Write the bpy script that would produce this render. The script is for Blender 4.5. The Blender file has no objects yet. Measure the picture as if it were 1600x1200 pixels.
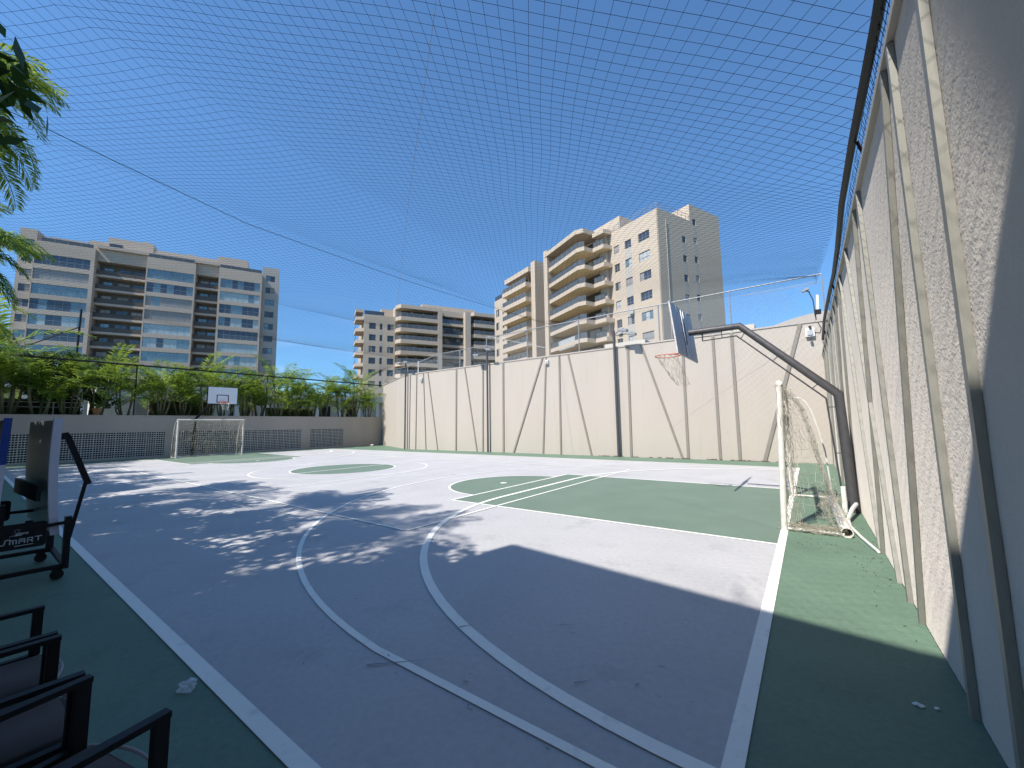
import bpy, bmesh, math, random
import numpy as np
from mathutils import Vector, Matrix, noise
random.seed(7)
rnd = random.uniform
PI = math.pi
sc = bpy.context.scene
col = sc.collection

# ------------------------------------------------------------------ camera
cam = bpy.data.cameras.new('camera')
cam.sensor_width = 36.0
cam.lens = 36.0 * 628.88 / 1600.0
cam.clip_start = 0.05
cam.clip_end = 3000
camo = bpy.data.objects.new('camera', cam)
col.objects.link(camo)
yaw, pitch, roll = 0.6315, 0.1011, -0.0150
cy, sy = math.cos(yaw), math.sin(yaw)
Fv = Vector((-sy*math.cos(pitch), cy*math.cos(pitch), math.sin(pitch)))
Rv = Fv.cross(Vector((0, 0, 1))).normalized()
Uv = Rv.cross(Fv)
R2 = Rv*math.cos(roll) + Uv*math.sin(roll)
U2 = -Rv*math.sin(roll) + Uv*math.cos(roll)
M = Matrix(((R2.x, U2.x, -Fv.x, 0), (R2.y, U2.y, -Fv.y, 0), (R2.z, U2.z, -Fv.z, 1.5), (0, 0, 0, 1)))
camo.matrix_world = M
sc.camera = camo

# ------------------------------------------------------------------ sky and sun
SUN = Vector((-0.17, -0.79, 1.0)).normalized()          # direction towards the sun
sun_el = math.asin(SUN.z)
sun_rot = math.atan2(SUN.x, SUN.y)
world = bpy.data.worlds.new('World')
sc.world = world
world.use_nodes = True
nt = world.node_tree
nt.nodes.clear()
wo = nt.nodes.new('ShaderNodeOutputWorld')
bg = nt.nodes.new('ShaderNodeBackground')
sky = nt.nodes.new('ShaderNodeTexSky')
sky.sky_type = 'NISHITA'
sky.sun_disc = False
sky.sun_elevation = sun_el
sky.sun_rotation = sun_rot % (2*PI)
sky.altitude = 50
sky.air_density = 0.8
sky.dust_density = 0.0
sky.ozone_density = 2.6
bg.inputs['Strength'].default_value = 0.137
# a few thin low clouds
tc = nt.nodes.new('ShaderNodeTexCoord')
mp = nt.nodes.new('ShaderNodeMapping'); mp.inputs['Scale'].default_value = (2.0, 2.0, 14.0)
nz = nt.nodes.new('ShaderNodeTexNoise'); nz.inputs['Scale'].default_value = 2.2; nz.inputs['Detail'].default_value = 6
rp = nt.nodes.new('ShaderNodeValToRGB'); rp.color_ramp.elements[0].position = 0.52; rp.color_ramp.elements[1].position = 0.78
sx = nt.nodes.new('ShaderNodeSeparateXYZ')
lo = nt.nodes.new('ShaderNodeMapRange'); lo.inputs['From Min'].default_value = 0.30; lo.inputs['From Max'].default_value = 0.12
lo.inputs['To Min'].default_value = 0.0; lo.inputs['To Max'].default_value = 0.22
mu = nt.nodes.new('ShaderNodeMath'); mu.operation = 'MULTIPLY'
mx = nt.nodes.new('ShaderNodeMixRGB'); mx.inputs['Color2'].default_value = (5.2, 5.6, 6.2, 1)
L = nt.links.new
L(tc.outputs['Generated'], mp.inputs['Vector']); L(mp.outputs[0], nz.inputs['Vector']); L(nz.outputs['Fac'], rp.inputs[0])
L(tc.outputs['Generated'], sx.inputs[0]); L(sx.outputs['Z'], lo.inputs['Value'])
L(rp.outputs[0], mu.inputs[0]); L(lo.outputs[0], mu.inputs[1]); L(mu.outputs[0], mx.inputs['Fac'])
tint = nt.nodes.new('ShaderNodeMixRGB'); tint.blend_type = 'MULTIPLY'; tint.inputs['Fac'].default_value = 1.0
tint.inputs['Color2'].default_value = (0.60, 0.83, 0.94, 1)
hz_ = nt.nodes.new('ShaderNodeMapRange'); hz_.inputs['From Min'].default_value = 0.0; hz_.inputs['From Max'].default_value = 0.55
hm = nt.nodes.new('ShaderNodeMixRGB'); hm.inputs['Color1'].default_value = (0.55, 0.62, 0.66, 1); hm.inputs['Color2'].default_value = (1, 1, 1, 1)
ht = nt.nodes.new('ShaderNodeMixRGB'); ht.blend_type = 'MULTIPLY'; ht.inputs['Fac'].default_value = 1.0
L(sx.outputs['Z'], hz_.inputs['Value']); L(hz_.outputs[0], hm.inputs['Fac']); L(sky.outputs[0], ht.inputs['Color1']); L(hm.outputs[0], ht.inputs['Color2'])
L(ht.outputs[0], tint.inputs['Color1']); L(tint.outputs[0], mx.inputs['Color1']); L(mx.outputs[0], bg.inputs['Color']); L(bg.outputs[0], wo.inputs[0])
sl = bpy.data.lights.new('sun', 'SUN')
sl.energy = 3.6
sl.angle = math.radians(0.6)
sl.color = (1.0, 0.955, 0.89)
so = bpy.data.objects.new('sun', sl)
so.rotation_euler = SUN.to_track_quat('Z', 'Y').to_euler()
so.location = (0, -20, 40)
col.objects.link(so)
vs = sc.view_settings
vs.view_transform = 'Standard'; vs.look = 'None'; vs.exposure = 0.93; vs.gamma = 1.0; vs.use_curve_mapping = False
sc.render.engine = 'CYCLES'
sc.cycles.max_bounces = 6
sc.cycles.diffuse_bounces = 4
sc.cycles.transparent_max_bounces = 12
sc.cycles.sample_clamp_indirect = 6.0
sc.cycles.sample_clamp_direct = 12.0
sc.cycles.caustics_reflective = False
sc.cycles.caustics_refractive = False

# ------------------------------------------------------------------ materials
def mat(name, c, rough=0.8, var=0.12, scale=3.0, fine=40.0, bump=0.0, bscale=60.0, metal=0.0, spec=0.5,
        stain=0.0, stain_c=(0.03, 0.03, 0.03), stain_scale=1.5, stretch=(1, 1, 1), trans=0.0, coords='world', bdist=0.004, ior=1.5, sss=None, c2=None):
    m = bpy.data.materials.new(name)
    m.use_nodes = True
    t = m.node_tree
    b = t.nodes['Principled BSDF']
    b.inputs['Roughness'].default_value = rough
    b.inputs['Metallic'].default_value = metal
    b.inputs['Specular IOR Level'].default_value = spec
    b.inputs['IOR'].default_value = ior
    if trans:
        b.inputs['Transmission Weight'].default_value = trans
    N = t.nodes.new; K = t.links.new
    if coords == 'world':
        g = N('ShaderNodeNewGeometry'); vec = g.outputs['Position']
    else:
        g = N('ShaderNodeTexCoord'); vec = g.outputs['Object']
    mpn = N('ShaderNodeMapping'); mpn.inputs['Scale'].default_value = stretch
    K(vec, mpn.inputs['Vector'])
    n1 = N('ShaderNodeTexNoise'); n1.inputs['Scale'].default_value = scale; n1.inputs['Detail'].default_value = 5
    n2 = N('ShaderNodeTexNoise'); n2.inputs['Scale'].default_value = fine; n2.inputs['Detail'].default_value = 3
    K(mpn.outputs[0], n1.inputs['Vector']); K(mpn.outputs[0], n2.inputs['Vector'])
    ad = N('ShaderNodeMath'); ad.operation = 'ADD'; K(n1.outputs['Fac'], ad.inputs[0]); K(n2.outputs['Fac'], ad.inputs[1])
    mr = N('ShaderNodeMapRange'); mr.inputs['From Min'].default_value = 0.6; mr.inputs['From Max'].default_value = 1.4
    K(ad.outputs[0], mr.inputs['Value'])
    mixn = N('ShaderNodeMixRGB')
    cc = c2 if c2 else tuple(min(1, x*(1+var)) for x in c)
    mixn.inputs['Color1'].default_value = tuple(x*(1-var) for x in c) + (1,)
    mixn.inputs['Color2'].default_value = cc + (1,)
    K(mr.outputs[0], mixn.inputs['Fac'])
    out = mixn.outputs[0]
    if stain:
        n3 = N('ShaderNodeTexNoise'); n3.inputs['Scale'].default_value = stain_scale; n3.inputs['Detail'].default_value = 8; n3.inputs['Roughness'].default_value = 0.7
        K(mpn.outputs[0], n3.inputs['Vector'])
        r3 = N('ShaderNodeMapRange'); r3.inputs['From Min'].default_value = 0.56; r3.inputs['From Max'].default_value = 0.74; r3.inputs['To Max'].default_value = stain
        K(n3.outputs['Fac'], r3.inputs['Value'])
        m3 = N('ShaderNodeMixRGB'); m3.inputs['Color2'].default_value = stain_c + (1,)
        K(r3.outputs[0], m3.inputs['Fac']); K(out, m3.inputs['Color1']); out = m3.outputs[0]
    K(out, b.inputs['Base Color'])
    if bump:
        nb = N('ShaderNodeTexNoise'); nb.inputs['Scale'].default_value = bscale; nb.inputs['Detail'].default_value = 4
        K(vec, nb.inputs['Vector'])
        bp = N('ShaderNodeBump'); bp.inputs['Strength'].default_value = bump; bp.inputs['Distance'].default_value = bdist
        K(nb.outputs['Fac'], bp.inputs['Height']); K(bp.outputs[0], b.inputs['Normal'])
    return m

def leafmat(name, c, c2, tr=0.35, rough=0.5):
    m = bpy.data.materials.new(name); m.use_nodes = True
    t = m.node_tree; N = t.nodes.new; K = t.links.new
    b = t.nodes['Principled BSDF']; b.inputs['Roughness'].default_value = rough; b.inputs['Specular IOR Level'].default_value = 0.35
    g = N('ShaderNodeNewGeometry'); n = N('ShaderNodeTexNoise'); n.inputs['Scale'].default_value = 2.3; n.inputs['Detail'].default_value = 3
    K(g.outputs['Position'], n.inputs['Vector'])
    ad = N('ShaderNodeMath'); ad.operation = 'MULTIPLY_ADD'; ad.inputs[1].default_value = 0.55; K(g.outputs['Random Per Island'], ad.inputs[0]); K(n.outputs['Fac'], ad.inputs[2])
    r = N('ShaderNodeMapRange'); r.inputs['From Min'].default_value = 0.4; r.inputs['From Max'].default_value = 1.15; K(ad.outputs[0], r.inputs['Value'])
    mx_ = N('ShaderNodeMixRGB'); mx_.inputs['Color1'].default_value = c + (1,); mx_.inputs['Color2'].default_value = c2 + (1,); K(r.outputs[0], mx_.inputs['Fac'])
    K(mx_.outputs[0], b.inputs['Base Color'])
    tl = N('ShaderNodeBsdfTranslucent'); ms = N('ShaderNodeMixShader'); ms.inputs[0].default_value = tr
    hs = N('ShaderNodeHueSaturation'); hs.inputs['Value'].default_value = 1.6; hs.inputs['Hue'].default_value = 0.48
    K(mx_.outputs[0], hs.inputs['Color']); K(hs.outputs[0], tl.inputs['Color'])
    K(b.outputs[0], ms.inputs[1]); K(tl.outputs[0], ms.inputs[2]); K(ms.outputs[0], t.nodes['Material Output'].inputs[0])
    return m

M_ = {}
M_['ground'] = mat('ground_soil', (0.12, 0.12, 0.08), 0.95, 0.3, 0.2, 4)
M_['apron'] = mat('green_court_paint', (0.132, 0.205, 0.143), 0.62, 0.18, 1.4, 30, bump=0.25, bscale=110, stain=0.45, stain_c=(0.07, 0.12, 0.08), stain_scale=2.6, bdist=0.002, spec=0.3)
M_['key'] = mat('green_key_paint', (0.150, 0.208, 0.158), 0.62, 0.12, 1.3, 30, bump=0.25, bscale=110, stain=0.3, stain_c=(0.10, 0.17, 0.13), stain_scale=2.2, bdist=0.002, spec=0.3)
M_['court'] = mat('pale_court_paint', (0.470, 0.458, 0.455), 0.60, 0.12, 0.8, 22, bump=0.25, bscale=120, stain=0.6, stain_c=(0.30, 0.29, 0.29), stain_scale=1.5, bdist=0.002, spec=0.3)
M_['line'] = mat('white_line_paint', (0.90, 0.88, 0.80), 0.6, 0.04, 4, 50, stain=0.5, stain_c=(0.52, 0.51, 0.50), stain_scale=7)
M_['scuff'] = mat('dark_scuff', (0.22, 0.22, 0.24), 0.7, 0.3, 8, 50)
M_['farwall'] = mat('beige_render', (0.470, 0.416, 0.356), 0.9, 0.05, 0.6, 60, bump=0.5, bscale=90, stain=0.42, stain_c=(0.36, 0.315, 0.265), stain_scale=0.9, stretch=(2.2, 2.2, 0.3))
M_['rightwall'] = mat('coarse_render', (0.555, 0.500, 0.440), 0.95, 0.10, 1.0, 90, bump=0.25, bscale=130, stain=0.25, stain_c=(0.28, 0.26, 0.25), stain_scale=1.4, bdist=0.006)
M_['rightwall'].node_tree.nodes['Principled BSDF'].inputs['Diffuse Roughness'].default_value = 1.0
M_['lowwall'] = mat('grey_beige_render', (0.400, 0.345, 0.300), 0.9, 0.06, 0.7, 40, bump=0.3, bscale=60, stain=0.35, stain_c=(0.25, 0.22, 0.20), stain_scale=0.8, stretch=(1, 1, 0.3))
M_['batten'] = mat('grey_green_batten', (0.240, 0.232, 0.198), 0.55, 0.12, 2.0, 30, stain=0.3, stain_c=(0.22, 0.21, 0.18), stretch=(3, 3, 0.5))
M_['battenf'] = mat('grey_batten', (0.240, 0.215, 0.185), 0.7, 0.12, 2.0, 30)
M_['coping'] = mat('light_coping', (0.45, 0.40, 0.35), 0.8, 0.1, 2, 30)
M_['vent'] = mat('pale_vent_block', (0.60, 0.56, 0.52), 0.85, 0.08, 4, 30)
M_['void'] = mat('void_shade', (0.02, 0.02, 0.02), 0.9, 0.2, 2, 10)  # near-black sheet colour standing for the shade inside openings
M_['black'] = mat('black_metal', (0.010, 0.010, 0.011), 0.5, 0.2, 4, 40, spec=0.3)
M_['pole'] = mat('dark_grey_paint', (0.070, 0.066, 0.070), 0.5, 0.12, 5, 40, stain=0.3, stain_c=(0.14, 0.13, 0.12), stain_scale=6)
M_['galv'] = mat('galvanised_steel', (0.33, 0.34, 0.35), 0.45, 0.1, 6, 60, metal=0.4)
M_['white'] = mat('worn_white_paint', (0.72, 0.69, 0.63), 0.5, 0.07, 5, 40, stain=0.55, stain_c=(0.42, 0.33, 0.24), stain_scale=7)
M_['pvc'] = mat('white_plastic', (0.78, 0.76, 0.72), 0.4, 0.05, 5, 40)
M_['cord'] = mat('old_net_cord', (0.42, 0.36, 0.27), 0.9, 0.3, 6, 60, c2=(0.68, 0.63, 0.52))
M_['cordl'] = mat('beige_net_cord', (0.55, 0.50, 0.40), 0.9, 0.15, 6, 60)
M_['ncord'] = mat('black_net_twine', (0.012, 0.014, 0.022), 1.0, 0.2, 6, 60, spec=0.0)
M_['boardback'] = mat('grey_board_back', (0.46, 0.43, 0.42), 0.55, 0.08, 3, 30)
M_['boardwhite'] = mat('white_board', (0.72, 0.73, 0.76), 0.45, 0.03, 3, 30)
M_['orange'] = mat('orange_rim_paint', (0.62, 0.12, 0.05), 0.5, 0.15, 6, 40)
M_['bwall'] = mat('apartment_render', (0.515, 0.430, 0.340), 0.85, 0.04, 0.15, 2.0, stain=0.12, stain_c=(0.41, 0.34, 0.275), stain_scale=0.3)
M_['bwallA'] = mat('greige_render', (0.500, 0.420, 0.345), 0.85, 0.04, 0.15, 2.0, stain=0.15, stain_c=(0.40, 0.34, 0.285), stain_scale=0.3)
M_['bgrey'] = mat('grey_panel', (0.44, 0.41, 0.37), 0.8, 0.06, 0.3, 3)
M_['soffit'] = mat('bounce_lit_soffit', (0.80, 0.68, 0.44), 0.9, 0.05, 0.3, 3)  # underside colour raised to stand for bounced light
M_['slabrose'] = mat('balcony_fascia', (0.53, 0.435, 0.345), 0.85, 0.05, 0.3, 3)
M_['bshade'] = mat('shade_dark_wall', (0.15, 0.135, 0.12), 0.85, 0.1, 0.3, 3)  # recess and inner walls darkened in colour to stand for shade
M_['bronze'] = mat('bronze_frame', (0.06, 0.055, 0.05), 0.5, 0.1, 3, 30)
M_['glass'] = mat('dark_window_glass', (0.045, 0.055, 0.065), 0.06, 0.3, 0.5, 2, spec=0.9)
M_['glassb'] = mat('blue_balcony_glass', (0.19, 0.26, 0.27), 0.08, 0.25, 0.5, 1.6, spec=1.0, metal=0.35)
M_['glassd'] = mat('smoked_balcony_glass', (0.07, 0.08, 0.095), 0.08, 0.3, 0.5, 2, spec=1.0, metal=0.2)
M_['glassp'] = mat('pale_blue_glass', (0.38, 0.47, 0.48), 0.12, 0.15, 0.5, 2, spec=0.8)
M_['glassrail'] = mat('railing_glass', (0.10, 0.11, 0.115), 0.15, 0.2, 0.5, 2, spec=0.5)
M_['railbrown'] = mat('brown_railing_panel', (0.085, 0.07, 0.055), 0.5, 0.2, 0.5, 2)
M_['blind'] = mat('pale_blind', (0.44, 0.45, 0.45), 0.5, 0.12, 0.5, 2)
M_['blindg'] = mat('grey_blind', (0.30, 0.29, 0.28), 0.5, 0.1, 0.5, 2)
M_['leafp'] = leafmat('palm_leaf', (0.055, 0.130, 0.015), (0.27, 0.37, 0.05), 0.42)
M_['leafd'] = leafmat('dark_leaf', (0.012, 0.040, 0.010), (0.06, 0.12, 0.02), 0.2)
M_['leafh'] = leafmat('hedge_leaf', (0.040, 0.085, 0.015), (0.13, 0.20, 0.03), 0.25)
M_['stemp'] = mat('palm_stem', (0.16, 0.15, 0.07), 0.7, 0.3, 8, 40, coords='obj', c2=(0.26, 0.24, 0.12))
M_['bark'] = mat('bark', (0.10, 0.075, 0.05), 0.9, 0.3, 8, 40)
M_['cream'] = mat('cream_render', (0.62, 0.56, 0.47), 0.85, 0.05, 0.5, 10)
M_['tclay'] = mat('orange_clay', (0.55, 0.22, 0.09), 0.8, 0.2, 9, 40)  # even orange clay base with random tone
M_['tablerefl'] = mat('reflection_pale_top', (0.72, 0.71, 0.72), 0.25, 0.1, 2, 20, spec=0.8)  # pale base stands for the reflected wall in a dark glossy top
M_['edgewhite'] = mat('white_table_edge', (0.62, 0.60, 0.68), 0.4, 0.04, 3, 30)
M_['edgeblue'] = mat('blue_table_edge', (0.015, 0.055, 0.26), 0.35, 0.1, 3, 30)
M_['silver'] = mat('silver_print', (0.55, 0.56, 0.58), 0.45, 0.05, 9, 60)
M_['fabric'] = mat('taupe_cushion', (0.062, 0.062, 0.062), 0.95, 0.12, 6, 300, bump=0.6, bscale=500, bdist=0.001)
M_['fabedge'] = mat('light_piping', (0.30, 0.29, 0.29), 0.9, 0.1, 6, 100)
M_['rubber'] = mat('black_rubber', (0.02, 0.02, 0.02), 0.8, 0.1, 6, 60)
M_['lampglass'] = mat('lamp_lens', (0.45, 0.46, 0.46), 0.2, 0.1, 6, 60)
clr = bpy.data.materials.new('clear_plastic'); clr.use_nodes = True
_t = clr.node_tree; _b = _t.nodes['Principled BSDF']; _b.inputs['Base Color'].default_value = (0.8, 0.86, 0.9, 1); _b.inputs['Roughness'].default_value = 0.12
_tr = _t.nodes.new('ShaderNodeBsdfTransparent'); _ms = _t.nodes.new('ShaderNodeMixShader'); _ms.inputs[0].default_value = 0.62
_t.links.new(_b.outputs[0], _ms.inputs[1]); _t.links.new(_tr.outputs[0], _ms.inputs[2]); _t.links.new(_ms.outputs[0], _t.nodes['Material Output'].inputs[0])
M_['clear'] = clr

# ------------------------------------------------------------------ mesh helpers
class MB:
    def __init__(s):
        s.v = []; s.f = []
    def add(s, vs, fs):
        o = len(s.v); s.v.extend([tuple(p) for p in vs]); s.f.extend([tuple(i+o for i in f) for f in fs]); return s
    def box(s, x0, x1, y0, y1, z0, z1):
        v = [(x0,y0,z0),(x1,y0,z0),(x1,y1,z0),(x0,y1,z0),(x0,y0,z1),(x1,y0,z1),(x1,y1,z1),(x0,y1,z1)]
        return s.add(v, [(0,3,2,1),(4,5,6,7),(0,1,5,4),(1,2,6,5),(2,3,7,6),(3,0,4,7)])
    def prism(s, poly, z0, z1):
        n = len(poly)
        a = sum(poly[i][0]*poly[(i+1)%n][1]-poly[(i+1)%n][0]*poly[i][1] for i in range(n))
        if a < 0: poly = poly[::-1]
        v = [(p[0],p[1],z0) for p in poly]+[(p[0],p[1],z1) for p in poly]
        f = [tuple(range(n))[::-1], tuple(range(n,2*n))]+[(i,(i+1)%n,(i+1)%n+n,i+n) for i in range(n)]
        return s.add(v, f)
    def hexa(s, a, b):      # two quads (4 pts each) joined
        return s.add(list(a)+list(b), [(0,1,2,3)[::-1],(4,5,6,7),(0,1,5,4),(1,2,6,5),(2,3,7,6),(3,0,4,7)])
    def bar(s, p, q, w, d, up=(0,0,1)):      # rectangular bar, w across (perp to up), d along up
        p = Vector(p); q = Vector(q); t = (q-p).normalized(); u = Vector(up)
        a = t.cross(u)
        if a.length < 1e-4: a = t.cross(Vector((1,0,0)))
        a.normalize(); b = a.cross(t).normalized(); a = a*(w/2); b = b*(d/2)
        return s.hexa([p-a-b,p+a-b,p+a+b,p-a+b],[q-a-b,q+a-b,q+a+b,q-a+b])
    def tube(s, pts, r, n=8, caps=True):
        pts = [Vector(p) for p in pts]; k = len(pts)
        rr = r if isinstance(r, (list, tuple)) else [r]*k
        tg = []
        for i in range(k):
            a = (pts[i]-pts[i-1]).normalized() if i else Vector((0,0,0)); b = (pts[i+1]-pts[i]).normalized() if i < k-1 else Vector((0,0,0))
            tg.append((a+b).normalized())
        ref = Vector((0,0,1)) if abs(tg[0].z) < 0.9 else Vector((1,0,0))
        u = tg[0].cross(ref).normalized(); vs_ = []
        for i in range(k):
            u = (u - tg[i]*u.dot(tg[i])).normalized(); w = tg[i].cross(u)
            sc_ = 1.0
            if 0 < i < k-1:
                c_ = (pts[i]-pts[i-1]).normalized().dot(tg[i]); sc_ = 1/max(c_, 0.6)
            for j in range(n):
                an = 2*PI*j/n; vs_.append(pts[i]+(u*math.cos(an)+w*math.sin(an))*rr[i])
        fs = [(i*n+j, i*n+(j+1)%n, (i+1)*n+(j+1)%n, (i+1)*n+j) for i in range(k-1) for j in range(n)]
        if caps: fs += [tuple(range(n))[::-1], tuple(range((k-1)*n, k*n))]
        return s.add(vs_, fs)
    def quad(s, a, b, c, d): return s.add([a,b,c,d], [(0,1,2,3)])
    def flatpoly(s, pts, z): return s.add([(p[0],p[1],z) for p in pts], [tuple(range(len(pts)))])
    def mesh(s, name, m, smooth=False):
        me = bpy.data.meshes.new(name); me.from_pydata(s.v, [], s.f)
        for mm in (m if isinstance(m, (list, tuple)) else [m]): me.materials.append(mm)
        if smooth:
            me.polygons.foreach_set('use_smooth', [True]*len(me.polygons))
        me.update(); return me
    def build(s, name, m, parent=None, smooth=False, loc=None, **kw):
        """vertices are in the parent's frame origin (world axes); parents are unrotated unless noted"""
        if parent is not None and loc is None and not kw.get('local'):
            o = worldloc(parent); s.v = [(a-o.x, b-o.y, c-o.z) for a,b,c in s.v]
        ob = bpy.data.objects.new(name, s.mesh(name, m, smooth)); col.objects.link(ob)
        if parent is not None: ob.parent = parent
        if loc is not None: ob.location = loc
        if smooth: autos(ob)
        for k in ('label','category','group','kind'):
            if k in kw and kw[k]: ob[k] = kw[k]
        return ob
def autos(ob, ang=40):
    me = ob.data
    bm = bmesh.new(); bm.from_mesh(me)
    for e in bm.edges:
        if len(e.link_faces) == 2 and e.calc_face_angle(0) > math.radians(ang): e.smooth = False
    bm.to_mesh(me); bm.free()
def worldloc(o):
    v = Vector((0,0,0))
    while o is not None: v += o.location; o = o.parent
    return v
def thing(name, loc, label, cat, group=None, rz=0.0):
    o = bpy.data.objects.new(name, None); o.empty_display_size = 0.3; o.location = loc; o.rotation_euler = (0,0,rz); col.objects.link(o)
    o['label'] = label; o['category'] = cat
    if group: o['group'] = group
    return o
def inst(name, me, parent, loc, rz=0.0, scale=None, rot=None):
    o = bpy.data.objects.new(name, me); o.parent = parent; o.location = loc
    o.rotation_euler = rot if rot else (0,0,rz)
    if scale: o.scale = scale
    col.objects.link(o); return o
def copy_tree(o, parent=None):
    c = o.copy(); col.objects.link(c)
    if parent is not None: c.parent = parent
    for ch in [x for x in bpy.data.objects if x.parent == o]: copy_tree(ch, c)
    return c
def strand_mesh(name, P, Q, r, m):
    """thousands of thin triangular strands from points P to Q (numpy n x 3)"""
    P = np.asarray(P, float); Q = np.asarray(Q, float); n = len(P)
    t = Q-P; t /= np.maximum(np.linalg.norm(t, axis=1, keepdims=True), 1e-9)
    ref = np.where(np.abs(t[:, 2:3]) < 0.9, np.array([[0,0,1.0]]), np.array([[1.0,0,0]]))
    u = np.cross(t, ref); u /= np.linalg.norm(u, axis=1, keepdims=True); w = np.cross(t, u)
    V = np.empty((n, 6, 3))
    for j in range(3):
        a = 2*PI*j/3+PI/2; off = (u*math.cos(a)+w*math.sin(a))*r
        V[:, j] = P+off; V[:, j+3] = Q+off
    base = (np.arange(n)*6)[:, None]
    F = np.concatenate([base+np.array([[0,1,4,3]]), base+np.array([[1,2,5,4]]), base+np.array([[2,0,3,5]])], axis=1).reshape(-1)
    me = bpy.data.meshes.new(name)
    me.vertices.add(n*6); me.vertices.foreach_set('co', V.reshape(-1))
    me.loops.add(n*12); me.loops.foreach_set('vertex_index', F.astype(np.int32))
    me.polygons.add(n*3); me.polygons.foreach_set('loop_start', (np.arange(n*3)*4).astype(np.int32))
    try: me.polygons.foreach_set('loop_total', np.full(n*3, 4, np.int32))
    except Exception: pass
    me.materials.append(m); me.update(calc_edges=True); me.validate(); return me
def strand_obj(name, P, Q, r, m, parent=None, **kw):
    if parent is not None:
        o = np.array(worldloc(parent)); P = np.asarray(P)-o; Q = np.asarray(Q)-o
    ob = bpy.data.objects.new(name, strand_mesh(name, P, Q, r, m)); col.objects.link(ob)
    if parent is not None: ob.parent = parent
    for k, v in kw.items(): ob[k] = v
    return ob

# ------------------------------------------------------------------ measured layout
XE, XM, XEL = -0.373, -13.777, -27.18         # right end line, half-way line, left end line
YN, YF, YC = 1.01, 15.81, 8.41                # near and far touch lines, centre line
XW, YW, XL = 0.583, 17.74, -28.95             # right wall, far wall, low left wall

# ================================================================== SETTING
g = MB(); g.box(-900, 900, -900, 900, -1.3, -1.2); g.build('ground', M_['ground'], kind='structure')
g = MB(); g.prism([(XW, -6), (XW, YW), (-21.9, YW), (XL, 21.0), (XL, -6)], -0.3, 0.0)
floor = g.build('court_floor', M_['apron'], kind='structure')
g = MB(); g.flatpoly([(XEL-0.04, YN-0.042), (XE+0.042, YN-0.042), (XE+0.042, YF+0.03), (XEL-0.04, YF+0.03)], 0.003); g.build('playing_surface', M_['court'], floor)
def circ(cx, cy, r, a0, a1, n=48): return [(cx+r*math.cos(a0+(a1-a0)*i/n), cy+r*math.sin(a0+(a1-a0)*i/n)) for i in range(n+1)]
KW, KD = 2.42, 5.56
for nm, sgn, xe in (('r', -1, XE), ('l', 1, XEL)):
    g = MB(); g.flatpoly([(xe, YC-KW), (xe, YC+KW), (xe+sgn*KD, YC+KW), (xe+sgn*KD, YC-KW)][::(1 if sgn < 0 else -1)], 0.005)
    a = circ(xe+sgn*KD, YC, 1.74, PI/2, 3*PI/2) if sgn < 0 else circ(xe+sgn*KD, YC, 1.74, -PI/2, PI/2)
    g.flatpoly(a, 0.005); g.build('key_area', M_['key'], floor)
g = MB(); g.flatpoly(circ(XM, YC, 1.74, 0, 2*PI, 64)[:-1], 0.005); g.build('centre_disc', M_['key'], floor)
def line(pts, w, z, name='court_line'):
    g = MB(); vs_ = []; n = len(pts)
    for i in range(n):
        p = Vector(pts[i]); a = Vector(pts[max(i-1,0)]); b = Vector(pts[min(i+1,n-1)]); t = (b-a).normalized(); nrm = Vector((-t.y, t.x))*(w/2)
        vs_ += [(p.x+nrm.x, p.y+nrm.y, z), (p.x-nrm.x, p.y-nrm.y, z)]
    g.add(vs_, [(2*i, 2*i+1, 2*i+3, 2*i+2) for i in range(n-1)]); return g.build(name, M_['line'], floor)
Z = 0.0070
line([(XE, YN-0.04), (XE, YF+0.04)], 0.085, Z); line([(XEL, YN), (XEL, YF)], 0.085, Z)
line([(XEL+0.045, YN), (XE-0.045, YN)], 0.085, Z); line([(XEL+0.045, YF), (XE-0.045, YF)], 0.06, Z)
line([(XM, YN+0.045), (XM, YF-0.032)], 0.055, Z)
Z = 0.0082
line(circ(XM, YC, 1.765, 0, 2*PI, 72), 0.05, Z); line(circ(XM, YC, 2.95, 0, 2*PI, 90), 0.05, Z)
for sgn, xe in ((-1, XE), (1, XEL)):
    Z = 0.0076
    line([(xe+sgn*0.045, YC-KW), (xe+sgn*KD, YC-KW)], 0.055, Z); line([(xe+sgn*0.045, YC+KW), (xe+sgn*KD, YC+KW)], 0.055, Z)
    line([(xe+sgn*(KD+0.0), YC-KW-0.027), (xe+sgn*(KD+0.0), YC+KW+0.027)], 0.055, 0.0088)
    a = circ(xe+sgn*KD, YC, 1.76, PI/2, 3*PI/2) if sgn < 0 else circ(xe+sgn*KD, YC, 1.76, -PI/2, PI/2)
    line(a, 0.05, 0.0094)
    # three-point line
    cx, R3 = xe+sgn*1.575, 6.66
    th = math.asin(min(1, 6.64/R3)); pts = [(xe+sgn*0.045, YC-6.64)]
    for i in range(61):
        an = -th+2*th*i/60
        if i == 0: pts.append((cx+sgn*0.4, YC-6.64))
        pts.append((cx+sgn*R3*math.cos(an), YC+R3*math.sin(an)))
    pts.append((xe+sgn*0.045, YC+6.64)); line(pts, 0.055, 0.0100)
    # futsal penalty area
    gy = YC-0.0; RF = 4.86; pts = []
    for i in range(31):
        an = PI/2*i/30; pts.append((xe+sgn*(0.045+RF*math.sin(an)), gy-1.55-RF*math.cos(an)))
    for i in range(31):
        an = PI/2*i/30; pts.append((xe+sgn*(0.045+RF*math.cos(an)), gy+1.55+RF*math.sin(an)))
    line(pts, 0.085, 0.0106)
    g = MB(); g.flatpoly(circ(xe+sgn*6.1, YC, 0.09, 0, 2*PI, 16)[:-1], 0.0112); g.build('penalty_mark', M_['line'], floor)
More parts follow.
